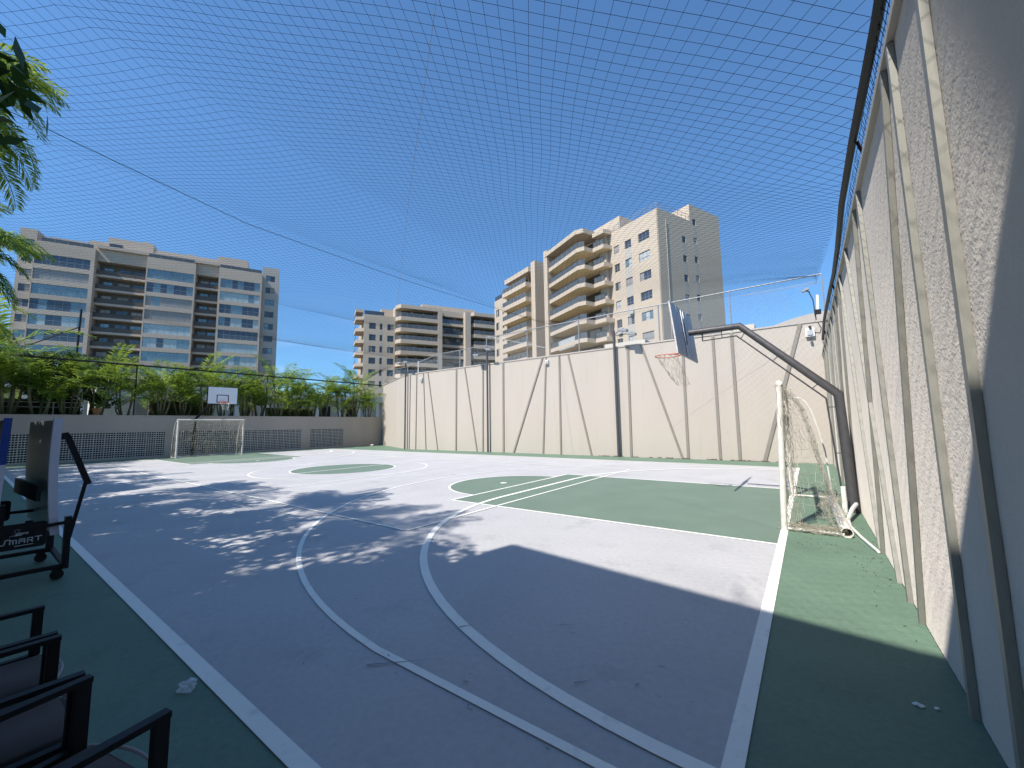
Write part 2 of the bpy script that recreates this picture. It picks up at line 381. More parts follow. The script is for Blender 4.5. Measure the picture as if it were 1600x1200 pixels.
# volleyball lines
for sgn in (-1, 1):
    line([(XM+sgn*9, YC-4.5), (XM+sgn*9, YC+4.5)], 0.05, 0.0118); line([(XM+sgn*3, YC-4.5), (XM+sgn*3, YC+4.5)], 0.05, 0.0118)
for sy_ in (-1, 1):
    line([(XM-8.97, YC+sy_*4.5), (XM+8.97, YC+sy_*4.5)], 0.05, 0.0124)
# scuffs and small dark marks pressed into the paint
g = MB()
for i in range(150):
    x = rnd(-9, -0.6); y = rnd(0.4, 6) if random.random() < 0.8 else rnd(0.4, 14); l = rnd(0.004, 0.035); w = rnd(0.002, 0.006); a = rnd(0, PI)
    d = Vector((math.cos(a), math.sin(a))); e = Vector((-d.y, d.x))
    g.flatpoly([(x-d.x*l, y-d.y*l), (x+e.x*w, y+e.y*w), (x+d.x*l, y+d.y*l), (x-e.x*w, y-e.y*w)], 0.0132+i*1e-6)
for (x0,y0,x1,y1) in ((-2.35,1.62,-2.0,1.95),(-2.2,2.3,-2.12,2.42),(-1.6,2.75,-1.5,2.83),(-1.2,2.2,-1.12,2.3)):
    d = Vector((x1-x0,y1-y0)).normalized(); e = Vector((-d.y,d.x))*0.006
    g.flatpoly([(x0,y0),(x0+e.x,y0+e.y),(x1,y1),(x0-e.x,y0-e.y)], 0.0135)
g.build('floor_scuffs', M_['scuff'], floor)['kind'] = 'stuff'

g = MB(); g.box(-40, 40, -60, -6.01, -0.3, -0.004); g.build('bounce_paving', M_['cream'], kind='structure')  # unseen bright paving added to bounce light into the near shade
# raised garden behind the low wall
g = MB(); g.prism([(XL-0.32, -30), (XL-0.32, 21.4), (-21.9, 18.2), (XW+0.4, 18.2), (60, 40), (60, 160), (-140, 160), (-140, -30)], -1.1, 2.16)
g.build('garden_terrain', M_['ground'], kind='structure')

# ================================================================== FAR WALL
fw = thing('boundary_wall', (-10, YW, 0), 'tall sunlit beige wall with thin grey vertical and slanting battens', 'wall')
g = MB(); g.prism([(0.80, YW), (-21.9, YW), (XL, 21.0), (XL-0.1, 21.2), (-21.9, YW+0.25), (0.80, YW+0.25)], 0, 4.98); g.build('wall_face', M_['farwall'], fw)
g = MB(); g.prism([(0.82, YW-0.03), (-21.9, YW-0.03), (XL-0.02, 20.96), (XL-0.12, 21.24), (-21.9, YW+0.28), (0.82, YW+0.28)], 4.98, 5.04); g.build('coping', M_['coping'], fw)
TB = [(-21.45,-21.5,.05),(-20.8,-20.85,.06),(-20.15,-19.85,.05),(-19.72,-18.77,.06),(-17.16,-17.2,.10),(-16.47,-15.52,.07),(-15.03,-15.08,.09),(-13.55,-13.6,.11),
      (-10.96,-12.92,.09),(-10.75,-11.05,.08),(-9.97,-10.01,.09),(-9.46,-8.36,.09),(-6.4,-6.45,.10),(-5.79,-4.29,.09),(-4.05,-4.07,.10),(-2.88,-2.89,.10),(-2.21,-2.21,.11),(0.0,-1.42,.12)]
for xt, xb, w in TB:
    g = MB(); g.bar((xb, YW-0.02, 0.0), (xt, YW-0.02, 4.975), w, 0.045, up=(0,1,0)); g.build('batten', M_['battenf'], fw)
g = MB()
for i in range(46):
    x = rnd(-8, -0.5); s_ = rnd(0.01, 0.035); g.box(x, x+rnd(.04,.3), YW-0.06-rnd(0,.05), YW-0.004, 0.0, s_)
g.build('leaf_litter', M_['bark'], None, kind='stuff', label='dry brown leaf litter swept along the foot of the tall beige wall', category='leaves')

# fence above the far wall
ff = thing('chain_link_fence', (-10, YW+0.1, 5.0), 'galvanised chain link fence standing on top of the tall beige wall', 'fence')
yf_ = YW+0.12
segs = [(0.75, 6.72, -14.86, 6.95-0.35), (-14.86, 6.15, -18.9, 6.1), (-18.9, 6.1, -21.9, 5.55)]
FP = lambda x: next((z0+(z1-z0)*(x-x0)/(x1-x0) for x0, z0, x1, z1 in segs if x1 <= x <= x0), 5.5)
for x in (0.75, -2.2, -5.0, -8.9, -12.0, -14.86, -17.0, -18.9, -21.9):
    g = MB(); g.tube([(x, yf_, 5.03), (x, yf_, (6.72 if x > 0 else FP(x+0.001)))], 0.028, 6); g.build('fence_post', M_['galv'], ff, True)
g = MB(); g.tube([(-25.5, 19.5, 5.03), (-25.5, 19.5, 5.9)], 0.028, 6); g.build('fence_post', M_['galv'], ff, True)
for x0, z0, x1, z1 in segs:
    g = MB(); g.tube([(x0, yf_, z0), (x1, yf_, z1)], 0.024, 6); g.build('top_rail', M_['galv'], ff, True)
g = MB(); g.tube([(-21.9, yf_, 5.55), (-25.5, 19.5, 5.9), (-28.9, 21.1, 5.3)], 0.022, 6); g.build('top_rail', M_['galv'], ff, True)
g = MB(); g.tube([(0.75, yf_, 6.42), (-1.7, yf_, 6.42)], 0.012, 5); g.build('brace_wire', M_['galv'], ff, True)
g = MB(); g.tube([(-14.86, yf_, 6.7), (-10.9, yf_, 5.5)], 0.016, 5); g.build('brace_wire', M_['galv'], ff, True)
P, Q = [], []
s_ = 0.11; x = -21.9
while x < 0.75:
    for dr in (1, -1):
        x0, x1 = x, x+dr*1.55
        if x1 < -21.9 or x1 > 0.75: continue
        h = min(FP(min(max(x1, -21.89), 0.74)), 6.75)-5.03; k = min(1, h/1.55)
        P.append((x0, yf_, 5.03)); Q.append((x0+(x1-x0)*k, yf_, 5.03+1.55*k))
    x += s_
o = strand_obj('chain_link', P, Q, 0.0032, M_['galv'], ff); o['kind'] = 'stuff'

# ================================================================== RIGHT WALL
rw = thing('textured_wall', (XW, 6, 0), 'coarse grey rendered wall with projecting battens close on the right', 'wall')
def relief(ny, nz, res, seed):
    r_ = np.random.RandomState(seed); a = r_.randn(nz, ny)
    fy = np.fft.fftfreq(ny, res)[None, :]; fz = np.fft.fftfreq(nz, res)[:, None]; k = np.sqrt(fy**2+(fz*0.9)**2)
    def band(k0, w): b = np.real(np.fft.ifft2(np.fft.fft2(a)*np.exp(-((k-k0)/w)**2))); return b/b.std()
    return band(44, 18)*(0.00050 if res < 0.012 else 0.0)+(band(16, 8)*0.0005 if res > 0.012 else 0)+band(14, 8)*0.0002+band(0.8, 0.8)*0.0010
def wall_patch(y0, y1, z0, z1, res, seed):
    ny, nz = int((y1-y0)/res)+1, int((z1-z0)/res)+1
    h = relief(ny, nz, res, seed); yy_, zz_ = np.meshgrid(np.linspace(y0, y1, ny), np.linspace(z0, z1, nz))
    P_ = np.stack([XW+0.004-np.clip(h, -.004, .006)-0.0-rw.location.x, yy_-rw.location.y, zz_-rw.location.z], -1).reshape(-1, 3)
    i = np.arange(ny-1)[None, :]+np.arange(nz-1)[:, None]*ny; F_ = np.stack([i, i+ny, i+ny+1, i+1], -1).reshape(-1)
    me = bpy.data.meshes.new('render_coat'); me.vertices.add(len(P_)); me.vertices.foreach_set('co', P_.reshape(-1)); n_ = len(F_)//4
    me.loops.add(n_*4); me.loops.foreach_set('vertex_index', F_.astype(np.int32)); me.polygons.add(n_); me.polygons.foreach_set('loop_start', (np.arange(n_)*4).astype(np.int32))
    me.polygons.foreach_set('use_smooth', np.ones(n_, bool)); me.materials.append(M_['rightwall']); me.update(calc_edges=True)
    o = bpy.data.objects.new('render_coat', me); col.objects.link(o); o.parent = rw; o['kind'] = 'stuff'
wall_patch(1.2, 6.2, 0.0, 3.80, 0.0075, 3)
wall_patch(6.2, YW, 0.0, 3.80, 0.024, 4)
g = MB(); g.box(XW+0.02, XW+0.25, -2.0, YW, 0, 3.80); g.box(XW, XW+0.02, -2.0, 1.2, 0, 3.80); g.build('wall_face', M_['rightwall'], rw)
g = MB(); g.box(XW-0.035, XW+0.27, -2.0, YW-0.035, 3.80, 3.85); g.build('coping', M_['coping'], rw)
PRJ = 0.032
RB = [(2.50, 2.46, .05),(3.20, 3.10, .05),(3.45, 4.27, .05),(5.2, 4.70, .06),(5.65, 6.2, .05),(6.9, 5.2, .05),(8.15, 6.45, .05),(8.55, 9.1, .06),(9.5, 10.45, .06),(10.3,10.2,.06),(11.4,10.9,.06),(12.2,12.6,.06),(13.3,12.9,.06),(14.4,14.8,.06),(15.6,15.4,.06),(16.6,17.0,.06),
      (1.30, 1.20, .05)]
for yt, yb, w in RB:
    g = MB()
    g.hexa([(XW-PRJ, yb, 0), (XW+0.001, yb, 0), (XW+0.001, yb+w, 0), (XW-PRJ, yb+w, 0)],
           [(XW-PRJ, yt, 3.798), (XW+0.001, yt, 3.798), (XW+0.001, yt+w, 3.798), (XW-PRJ, yt+w, 3.798)])
    g.build('batten', M_['batten'], rw)
rf = thing('net_rail_fence', (XW, 6, 3.85), 'dark tube rail and black netting running along the top of the right-hand wall', 'fence')
pts = [(XW-0.02+0.02*math.sin(i*1.3), 0.5+i*1.5, 4.24+0.03*math.sin(i*2.1)) for i in range(12)]
pts = [(x, min(y, 17.6), z) for x, y, z in pts]
g = MB(); g.tube(pts, 0.035, 8); g.build('top_rail', M_['black'], rf, True)
for y in (5.0, 10.2, 15.4, 0.8):
    g = MB(); g.bar((XW+0.1, y, 3.85), (XW+0.0, y+0.02, 4.22), 0.03, 0.03); g.build('rail_bracket', M_['black'], rf)
P, Q = [], []
ys = np.arange(0.5, 17.5, 0.065); zs = [3.86+0.065*i for i in range(6)]
for j, y in enumerate(ys):
    pr_ = None
    for i, z in enumerate(zs):
        q = (XW+0.08*(1-i/5)+rnd(-.008,.008), y+rnd(-.012,.012), z+rnd(-.006,.006))
        if pr_: P.append(pr_); Q.append(q)
        pr_ = q
for z in zs:
    for j in range(len(ys)-1):
        P.append((XW+0.08*(1-(z-3.86)/.33), ys[j], z+rnd(-.01,.01))); Q.append((XW+0.08*(1-(z-3.86)/.33), ys[j+1], z+rnd(-.01,.01)))
o = strand_obj('netting', P, Q, 0.0022, M_['ncord'], rf); o['kind'] = 'stuff'

# ================================================================== LOW LEFT WALL WITH VENT BLOCKS
lw = thing('low_garden_wall', (XL, 9, 0), 'low grey beige wall with three lattice vent openings at the left end of the court', 'wall')
T0 = 2.27
OP = [(-2.4, 6.8), (7.1, 14.3), (14.9, 17.5)]
ZB, ZT = 0.10, 1.42
g = MB(); g.box(XL-0.30, XL, -6, 21.0, ZT, T0); g.box(XL-0.30, XL, -6, 21.0, -0.05, ZB)
yy = [-6]+[v for o_ in OP for v in o_]+[21.0]
for a, b in zip(yy[::2], yy[1::2]): g.box(XL-0.30, XL, a, b, ZB, ZT)
g.build('wall_face', M_['lowwall'], lw)
g = MB(); g.box(XL-0.33, XL+0.02, -6, 20.99, T0, T0+0.04); g.build('coping', M_['lowwall'], lw)
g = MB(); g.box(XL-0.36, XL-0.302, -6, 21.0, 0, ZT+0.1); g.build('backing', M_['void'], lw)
BW, BH = 0.40, 0.33
g = MB(); t_ = 0.011
for i in range(5):
    y = -BW/2+i*BW/4; e = 0.014 if i in (0, 4) else 0.007
    lo_, hi_ = max(y-e, -BW/2+0.002), min(y+e, BW/2-0.002); g.box(-0.04, -0.012 if i not in (0, 4) else -0.008, lo_, hi_, 0.002, BH-0.002)
for i in range(4):
    z = i*BH/3; e = 0.020 if i in (0, 3) else 0.013
    lo_, hi_ = max(z-e, 0.003), min(z+e, BH-0.003); g.box(-0.038, -0.010 if i not in (0, 3) else -0.006, -BW/2+0.004, BW/2-0.004, lo_, hi_)
blk = g.mesh('vent_block', M_['vent'])
for a, b in OP:
    n = round((b-a)/BW); w = (b-a)/n
    for i in range(n):
        yc = a+w*(i+0.5)
        if yc < -2.3: continue
        for k in range(4):
            inst('vent_block', blk, lw, (rnd(-.003,.003), yc-9, ZB+k*BH), scale=(1, w/BW*0.99, 1))
# fence beam over the low wall
lf = thing('net_post_fence', (XL, 9, T0), 'black beam on thin black posts above the low left wall', 'fence')
g = MB(); g.tube([(XL, -3, 5.0), (XL, 9, 4.99), (XL, 20.9, 4.97)], 0.045, 6); g.build('top_beam', M_['black'], lf, True)
for y in (5.4, 11.9, -1.0, 18.3):
    g = MB(); g.tube([(XL, y, T0+0.04), (XL, y, 4.97)], 0.03, 6); g.build('fence_post', M_['black'], lf, True)
P, Q = [], []
for y in np.arange(-3, 20.9, 0.14): P.append((XL, y, T0+.05)); Q.append((XL, y+rnd(-.03,.03), 4.97))
for z in np.arange(T0+.1, 4.95, 0.14): P.append((XL, -3, z)); Q.append((XL, 20.9, z))
o = strand_obj('netting', P, Q, 0.0018, M_['ncord'], lf); o['kind'] = 'stuff'

# ================================================================== CLUB BUILDING BEHIND THE CAMERA (unseen, shaped to cast the near shade)
cb = thing('shade_building', (-2, -5, 0), 'unseen building behind the camera, its roof shaped to shade the near floor', 'building')
g = MB(); g.prism([(-5.7, -12), (XW+6, -12), (XW+6, -2.07), (-0.8, -2.07), (-4.38, -1.62), (-4.44, -2.75), (-5.7, -3.3)], 6.95, 7.42); g.build('shade_roof_slab', M_['bwallA'], cb)  # outline stepped and slanted to lay the shadow edge on the court
g = MB(); g.box(-28.6, -0.2, -7.9, -1.95, 3.75, 4.05); g.build('shade_veranda_roof', M_['bwallA'], cb)  # low roof added to keep the near strip in solid shade
g = MB(); g.hexa([(-0.27, -9, 7.42), (8, -9, 7.42), (8, -2.01, 7.42), (-0.27, -2.01, 7.42)], [(-0.48, -9, 10.5), (8, -9, 10.5), (8, -2.01, 10.5), (-0.48, -2.01, 10.5)]); g.build('shade_storey', M_['bwallA'], cb)  # leaning edge set to shape the shadow on the right wall
for x in (-3.9, XW+5.5):
    g = MB(); g.box(x-0.25, x+0.25, -11.9, -11.4, 0, 6.94); g.build('column', M_['cream'], cb)
g = MB(); g.box(XW+0.26, XW+6, -8.0, -2.2, 0, 6.94); g.build('side_wall', M_['cream'], cb)
for x in (-4.4, -9.5, -15, -20.5):
    g = MB(); g.box(x-0.15, x+0.15, -2.5, -2.2, 0, 3.75 if x < -4.5 else 6.94); g.build('column', M_['bwallA'], cb)

# ================================================================== OVERHEAD NET
def hz(x, y):
    nx = [-28.95, -22.5, -16.4, -10.4, -6.75-0.13*y*0.9, 0.58]
    zr = 4.27+2.1*max(0, (y-6)/11.7)
    hzv = [5.0, 6.15, 6.35, 6.5, 6.5, zr]
    nx[4] = max(min(nx[4], -6.6), -9.2)
    z = 5
    for a in range(5):
        if x <= nx[a+1] or a == 4:
            t = (x-nx[a])/(nx[a+1]-nx[a]); t = min(max(t, 0), 1)
            sag = 0.30 if a != 3 else 0.22
            if a == 4: sag = -0.30
            z = hzv[a]+(hzv[a+1]-hzv[a])*t - sag*4*t*(1-t)*(0.8+0.2*math.sin(y*0.6+a))
            break
    yfar = 17.74 if x > -21.9 else 17.74+(x+21.9)/(XL+21.9)*3.26
    zf = 6.45 if x > -14 else 6.1
    w = min(max((yfar-y)/2.5, 0), 1); w = w*w*(3-2*w); z = zf*(1-w)+z*w
    w2 = min(max((y+2.0)/3.0, 0), 1); w2 = w2*w2*(3-2*w2); z = (6.7 if x > -4 else 6.6)*(1-w2)+z*w2 if x < -1.5 else z
    z += 0.05*noise.noise(Vector((x*0.35, y*0.35, 3.1)))+0.012*noise.noise(Vector((x*1.3, y*1.3, 1.7)))
    return z, yfar
a_ = math.radians(123); c_ = 0.132
d1 = np.array([math.cos(a_), math.sin(a_)]); d2 = np.array([math.sin(a_), -math.cos(a_)])
pts = {}
for i in range(-60, 330):
    for j in range(-330, 160):
        q = d1*(i*c_)+d2*(j*c_)
        x, y = q
        if x < -28.95 or x > 0.56 or y < -2.0 or y > 21: continue
        x += 0.06*noise.noise(Vector((x*0.5, y*0.5, 9.0))); y += 0.06*noise.noise(Vector((x*0.5, y*0.5, 19.0)))
        z, yf2 = hz(x, y)
        if y > yf2: continue
        pts[(i, j)] = (x, y, z)
P, Q = [], []
for (i, j), p in pts.items():
    for k in ((i+1, j), (i, j+1)):
        if k in pts: P.append(p); Q.append(pts[k])
for (i, j), p in pts.items():      # tie the ragged edge to the wall rail
    if p[0] > 0.25 and p[1] > 0.4 and ((i+1, j) not in pts or (i, j+1) not in pts or (i-1, j) not in pts or (i, j-1) not in pts):
        P.append(p); Q.append((0.57, p[1]+0.02, 4.25+2.1*max(0, (p[1]-6)/11.7)))
strand_obj('overhead_net', P, Q, 0.0020, M_['ncord'], None, kind='stuff', label='black sports netting stretched over the whole court', category='net')
g = MB(); n_ = 14
g.tube([(-9.75+(-0.9 if i else 0)*min(1, i/3)+(0.5*(max(0, i-7)/7)), 0.0+i*17.6/n_, 6.52-0.10*math.sin(PI*i/n_)) for i in range(n_+1)], 0.0065, 5)
g.build('support_cable', M_['black'], None, True, label='dark cable crossing high above the court under the net', category='cable')
g = MB(); g.tube([(0.0, 0.4, 6.5), (-3.31, 3.06, 6.58), (-6.68, 5.44, 6.55), (-14, 10.8, 6.5), (-21.8, 17.6, 6.1)], 0.0035, 4)
g.build('support_cable', M_['coping'], None, True, label='thin pale cord running diagonally over the court under the net', category='cord')

# ================================================================== APARTMENT BLOCKS
class Block:
    def __init__(s, name, phi, S0, T0, label):
        s.phi = math.radians(phi); e1 = (math.cos(s.phi), math.sin(s.phi)); e2 = (-math.sin(s.phi), math.cos(s.phi))
        s.S0, s.T0 = S0, T0
        s.root = thing(name, (S0*e1[0]+T0*e2[0], S0*e1[1]+T0*e2[1], 0), label, 'building', 'apartment blocks beyond the court', rz=s.phi)
        s.mode = 'front'; s.gm = {}
    def box(s, g, u0, u1, d0, d1, z0, z1):
        """u along the face (left to right), d into the building"""
        if s.mode == 'front': g.box(u0-s.S0, u1-s.S0, d0-s.T0, d1-s.T0, z0, z1)
        else: g.box(d0-s.S0, d1-s.S0, -u1-s.T0, -u0-s.T0, z0, z1)
    def pt(s, u, d, z):
        return (u-s.S0, d-s.T0, z) if s.mode == 'front' else (d-s.S0, -u-s.T0, z)
    def rz(s): return 0.0 if s.mode == 'front' else -PI/2
    def part(s, name, m, *boxes):
        g = MB()
        for b in boxes: s.box(g, *b)
        return g.build(name, m, s.root, local=True)
    def grid(s, name, m, u0, u1, z0, z1, cols, rows, d, dep=0.22):
        g = MB(); cs = sorted(cols); rs = sorted(rows); x = u0
        for a, b in cs:
            s.box(g, x, a, d, d+dep, z0, z1); x = b
            z = z0
            for p, q in rs:
                s.box(g, a+0.001, b-0.001, d+0.004, d+dep, z, p); z = q
            s.box(g, a+0.001, b-0.001, d+0.004, d+dep, z, z1)
        s.box(g, x, u1, d, d+dep, z0, z1)
        return g.build(name, m, s.root, local=True)
    def window(s, u0, u1, z0, z1, d, n, gm, transom=0.35, fm='bronze', fr=0.05):
        w, h = round(u1-u0, 2), round(z1-z0, 2); key = (w, h, n, transom, fm)
        if key not in s.gm:
            g = MB(); f = fr
            g.box(0, w, -0.0, 0.06, 0, f); g.box(0, w, -0.0, 0.06, h-f, h)
            for i in range(n+1):
                x = min(max(i*w/n-f/2, 0), w-f); g.box(x, x+f, 0.004, 0.056, f, h-f)
            if transom: g.box(f, w-f, -0.01, 0.004, h*transom-0.025, h*transom+0.025)
            pw = w/n-f*1.1; p = MB(); p.box(-pw/2, pw/2, 0.02, 0.035, f+0.002, h-f-0.002)
            s.gm[key] = (g.mesh('window', M_[fm]), p, {})
        me, p, cache = s.gm[key]
        wi = inst('window', me, s.root, s.pt(u0, d, z0), s.rz())
        for i in range(n):
            mm = gm if isinstance(gm, str) else random.choice(gm)
            if mm not in cache: cache[mm] = p.mesh('pane', M_[mm])
            inst('pane', cache[mm], wi, ((i+0.5)*w/n, 0, 0))
        return wi
    def railing(s, u0, u1, d, z0, h=1.0, gm='glassrail', step=1.5, name='railing', open_=False):
        g = MB(); s.box(g, u0, u1, d, d+0.03, z0+h-0.05, z0+h)
        n = max(1, round((u1-u0)/step))
        for i in range(n+1):
            u = min(u0+(u1-u0)*i/n, u1-0.05); s.box(g, u, u+0.05, d-0.006, d+0.036, z0, z0+h-0.05)
        if open_:
            s.box(g, u0, u1, d, d+0.03, z0+h*0.5-0.02, z0+h*0.5+0.02)
        r = g.build(name, M_['galv'] if gm == 'glassrail' else M_['bronze'], s.root, local=True)
        if open_: return r
        g = MB(); s.box(g, u0+0.03, u1-0.03, d+0.009, d+0.02, z0+0.04, z0+h-0.06)
        p = g.build('glass_panel', M_[gm], r, local=True)
        return r

# ---- left block: glazed balcony bays
A = Block('apartment_building', 66.5, -22, 109, 'wide greige apartment block at far left with three bays of glazed balconies')
D = 109.0; TA = 35.45; PA_ = 2.94; NR = 9
A.part('wall', M_['bshade'], (-43.2, -0.9, D+3.0, D+16, 0, 38.4))
A.part('side_wall', M_['bwallA'], (-43.35, -43.2, D+1.0, D+16, 0, 40.2)); A.part('side_wall', M_['bwallA'], (-0.9, -0.75, D+1.6, D+16, 0, 40.1))
rowsA = [(TA-2.05-k*PA_, TA-k*PA_) for k in range(NR)]
for bi, (a, b, ga, gb) in enumerate([(-41.07,-32.66,-40.9,-33.26), (-24.84,-16.62,-24.6,-16.86), (-12.46,-4.17,-12.08,-4.51)]):
    A.grid('bay_wall', M_['bwallA'], a, b, 0, 37.95, [(ga, gb)], [(z0, z1) for z0, z1 in rowsA], D, 0.35)
    A.part('bay_side', M_['bwallA'], (a, a+0.2, D+0.352, D+2.99, 0, 37.94), (b-0.2, b, D+0.352, D+2.99, 0, 37.94), (a+0.21, b-0.21, D+0.352, D+2.99, 37.2, 37.9))
    A.part('bay_inside', M_['bshade'], (a+0.25, b-0.25, D+1.2, D+1.3, 0, 37.1))
    for k, (z0, z1) in enumerate(rowsA[:8]):
        T_ = [['glassd', 'blindg', 'glassb', 'mixd', 'mixp', 'mixd', 'glassb', 'glassp'], ['glassb', 'mixd', 'blindg', 'blindg', 'glassp', 'mixp', 'glassb', 'glassp'], ['mixd', 'glassp', 'mixd', 'mixp', 'glassd', 'glassp', 'glassp', 'glassb']][bi][k]
        pick = {'mixd': ['glassd', 'glassd', 'glassb'], 'mixp': ['glassp', 'glassp', 'glassp', 'glassb', 'glassd']}.get(T_, [T_]*9+['glassb'])
        A.window(ga+0.01, gb-0.01, z0+0.01, z1-0.01, D+0.16, 7, pick, 0.48, 'galv', 0.04)
# recesses with smoked balconies
for (a, b) in ((-32.66, -24.84), (-16.62, -12.46)):
    A.part('recess_head', M_['bwallA'], (a+0.01, b-0.01, D+1.1, D+2.9, 35.9, 38.4))
    for k in range(9):
        z = TA-0.2-k*PA_
        A.part('slab', M_['bwallA'], (a+0.01, b-0.01, D+1.2, D+2.99, z-2.55, z-2.1))
        A.railing(a+0.05, b-0.05, D+1.22, z-2.1, 0.95, 'railbrown', 2.0)
        if k < 8:
            n = 3 if b-a > 5 else 2
            for i in range(n):
                u = a+0.5+(b-a-0.6)*i/n; w = 1.9 if i else 1.6
                A.window(u, u+w, z-2.05, z-0.1, D+2.93, 2, random.choice(['glassd', 'blind', 'blindg', 'glassd', 'glassb']), 0)
# wings
A.grid('wing_wall', M_['bwallA'], -43.35, -41.08, 0, 40.25, [(-42.85, -41.35)], [(36.75-k*PA_, 38.2-k*PA_) for k in range(10)], D+0.75)
A.grid('wing_wall', M_['bgrey'], -4.16, -0.75, 0, 40.15, [(-3.45, -1.6)], [(36.7-k*PA_, 38.1-k*PA_) for k in range(10)], D+1.35)
A.part('wing_back', M_['bwallA'], (-43.3, -41.1, D+1.05, D+15.9, 0, 40.2)); A.part('wing_back', M_['bwallA'], (-4.1, -0.8, D+1.62, D+15.9, 0, 40.1))
for k in range(8):
    A.window(-42.84, -41.36, 36.76-k*PA_, 38.19-k*PA_, D+0.85, 2, ['glassd', 'blindg', 'glassb'], 0.33)
    A.window(-3.44, -1.61, 36.71-k*PA_, 38.09-k*PA_, D+1.45, 2, ['glassd', 'glass', 'blindg'] if k % 2 else ['glassd', 'glassb'], 0.33)
# roof storey
A.part('penthouse', M_['bwallA'], (-40.4, -34.9, D+3.5, D+12, 38.4, 40.2), (-34.85, -31.9, D+3.8, D+12, 38.4, 40.9), (-31.85, -24.6, D+3.2, D+12, 38.4, 41.95), (-24.55, -13.2, D+3.3, D+12, 38.4, 40.75), (-13.15, -7.3, D+3.1, D+12, 38.4, 41.6), (-7.25, -4.3, D+4, D+12, 38.4, 39.4))
A.part('roof_band', M_['bwallA'], (-32.6, -12.5, D+0.5, D+3.0, 38.42, 39.05), (-26.5, -25.6, D+4, D+5, 41.96, 42.5), (-19, -17.6, D+4, D+5, 40.76, 41.2))
A.window(-20.4, -17.2, 38.75, 39.95, D+3.22, 3, ['blind', 'glassd', 'glassd'], 0)
A.window(-31.6, -29.6, 39.4, 40.6, D+3.12, 2, 'glassd', 0)
for a, b in ((-40.3, -33), (-24.6, -16.9), (-12.3, -4.3)): A.railing(a, b, D+0.1, 37.96, 0.8, 'glassrail', 1.8)

# ---- centre block: corner balconies
Bk = Block('apartment_building', 62, 25, 103.8, 'distant beige apartment block in the centre with deep corner balconies and a dark recess')
D = 103.8; PB_ = 2.93
Bk.part('wall', M_['bwall'], (9.8, 47, D+0.3, D+15, 0, 29.3), (17.2, 47, D+0.31, D+14.9, 29.3, 32.2))
colsB = [(10.95, 12.55), (13.5, 14.15), (15.35, 16.9)]
rowsB = [(25.85-k*PB_, 27.4-k*PB_) for k in range(8)]
Bk.grid('wall_panel', M_['bwall'], 9.75, 17.3, 0, 29.45, colsB, rowsB, D)
for ci, (a, b) in enumerate(colsB):
    for z0, z1 in rowsB[:6]:
        Bk.window(a+0.01, b-0.01, z0+0.01, z1-0.01, D+0.12, 2 if ci != 1 else 1, ['glassd', 'glass', 'blindg'], 0.33)
for z0, z1 in rowsB[1:]: Bk.part('panel', M_['bgrey'], (13.45, 14.2, D-0.012, D-0.001, z1+0.05, z0+PB_-0.05))
for a, b, da, nm in ((17.3, 27.7, 2.6, 0), (36.9, 47.0, 2.6, 1)):
    for k in range(8):
        zt = 29.2-k*PB_
        g = MB(); x0, x1, y0, y1 = a-25, b-25, -da, 0.29
        pol = [(x0+0.0, y1), (x0+0.0, y0+1.6), (x0+0.9, y0), (x1, y0), (x1, y1)]
        g.prism(pol, zt-0.95, zt); g.build('balcony_slab', M_['slabrose'], Bk.root, local=True)
        g = MB(); g.prism([(p[0]+(0.03 if i < 2 else 0), p[1]) for i, p in enumerate(pol)], zt-0.965, zt-0.951); g.build('soffit', M_['soffit'], Bk.root, local=True)
        if k < 7:
            Bk.railing(a+1.0, b-0.1, D-da+0.1, zt, 1.0, 'glassrail', 1.6)
            g = MB(); g.bar((x0+0.08, y0+1.7, zt+0.5), (x0+0.95, y0+0.12, zt+0.5), 0.03, 0.98); g.build('railing_return', M_['glassrail'], Bk.root, local=True)
        for i in range(4):
            u = a+0.8+i*(b-a-1.0)/4
            if k < 7: Bk.window(u, u+2.0, zt-0.95-2.0, zt-0.98, D+0.22, 2, random.choice(['glassd', 'glass', 'glassd', 'blindg']), 0)
    g = MB(); x0, x1 = a-25, b-25; g.prism([(x0, 0.3), (x0, -da+1.6), (x0+0.9, -da), (x1, -da), (x1, 0.3)], 31.35, 32.3); g.build('balcony_cap', M_['bwall'], Bk.root, local=True)
    for u in (a+1.5, a+4.5, a+7.5): Bk.window(u, u+2.4, 29.25, 31.3, D+0.22, 2, ['glassd', 'glass'], 0)
Bk.part('pier', M_['bwall'], (27.75, 28.85, D-2.75, D+0.29, 0, 32.2), (35.2, 36.75, D-2.75, D+0.29, 0, 32.1))
Bk.part('recess_head', M_['bwall'], (28.86, 35.19, D-1.2, D+0.28, 30.7, 32.15))
Bk.part('shade_dark_wall', M_['bshade'], (28.86, 35.19, D+0.1, D+0.29, 0, 30.7))
for k in range(8):
    zt = 28.9-k*PB_
    Bk.part('slab', M_['slabrose'], (28.87, 35.18, D-1.3, D+0.09, zt-0.75, zt-0.05))
    Bk.railing(28.95, 35.1, D-1.28, zt-0.05, 0.95, 'glassd', 1.6)
    if k < 6:
        Bk.window(29.6, 32.0, zt, zt+2.0, D+0.03, 2, ['glassd', 'glass'], 0); Bk.window(32.6, 34.6, zt, zt+2.0, D+0.03, 2, ['glassd', 'blindg'], 0)
Bk.part('penthouse', M_['bwall'], (14.2, 17.5, D+3, D+12, 29.3, 32.1), (24.6, 39.8, D+2.0, D+12, 32.2, 34.3))
Bk.railing(9.8, 14.5, D+0.05, 29.46, 1.0, 'glassd', 1.5)
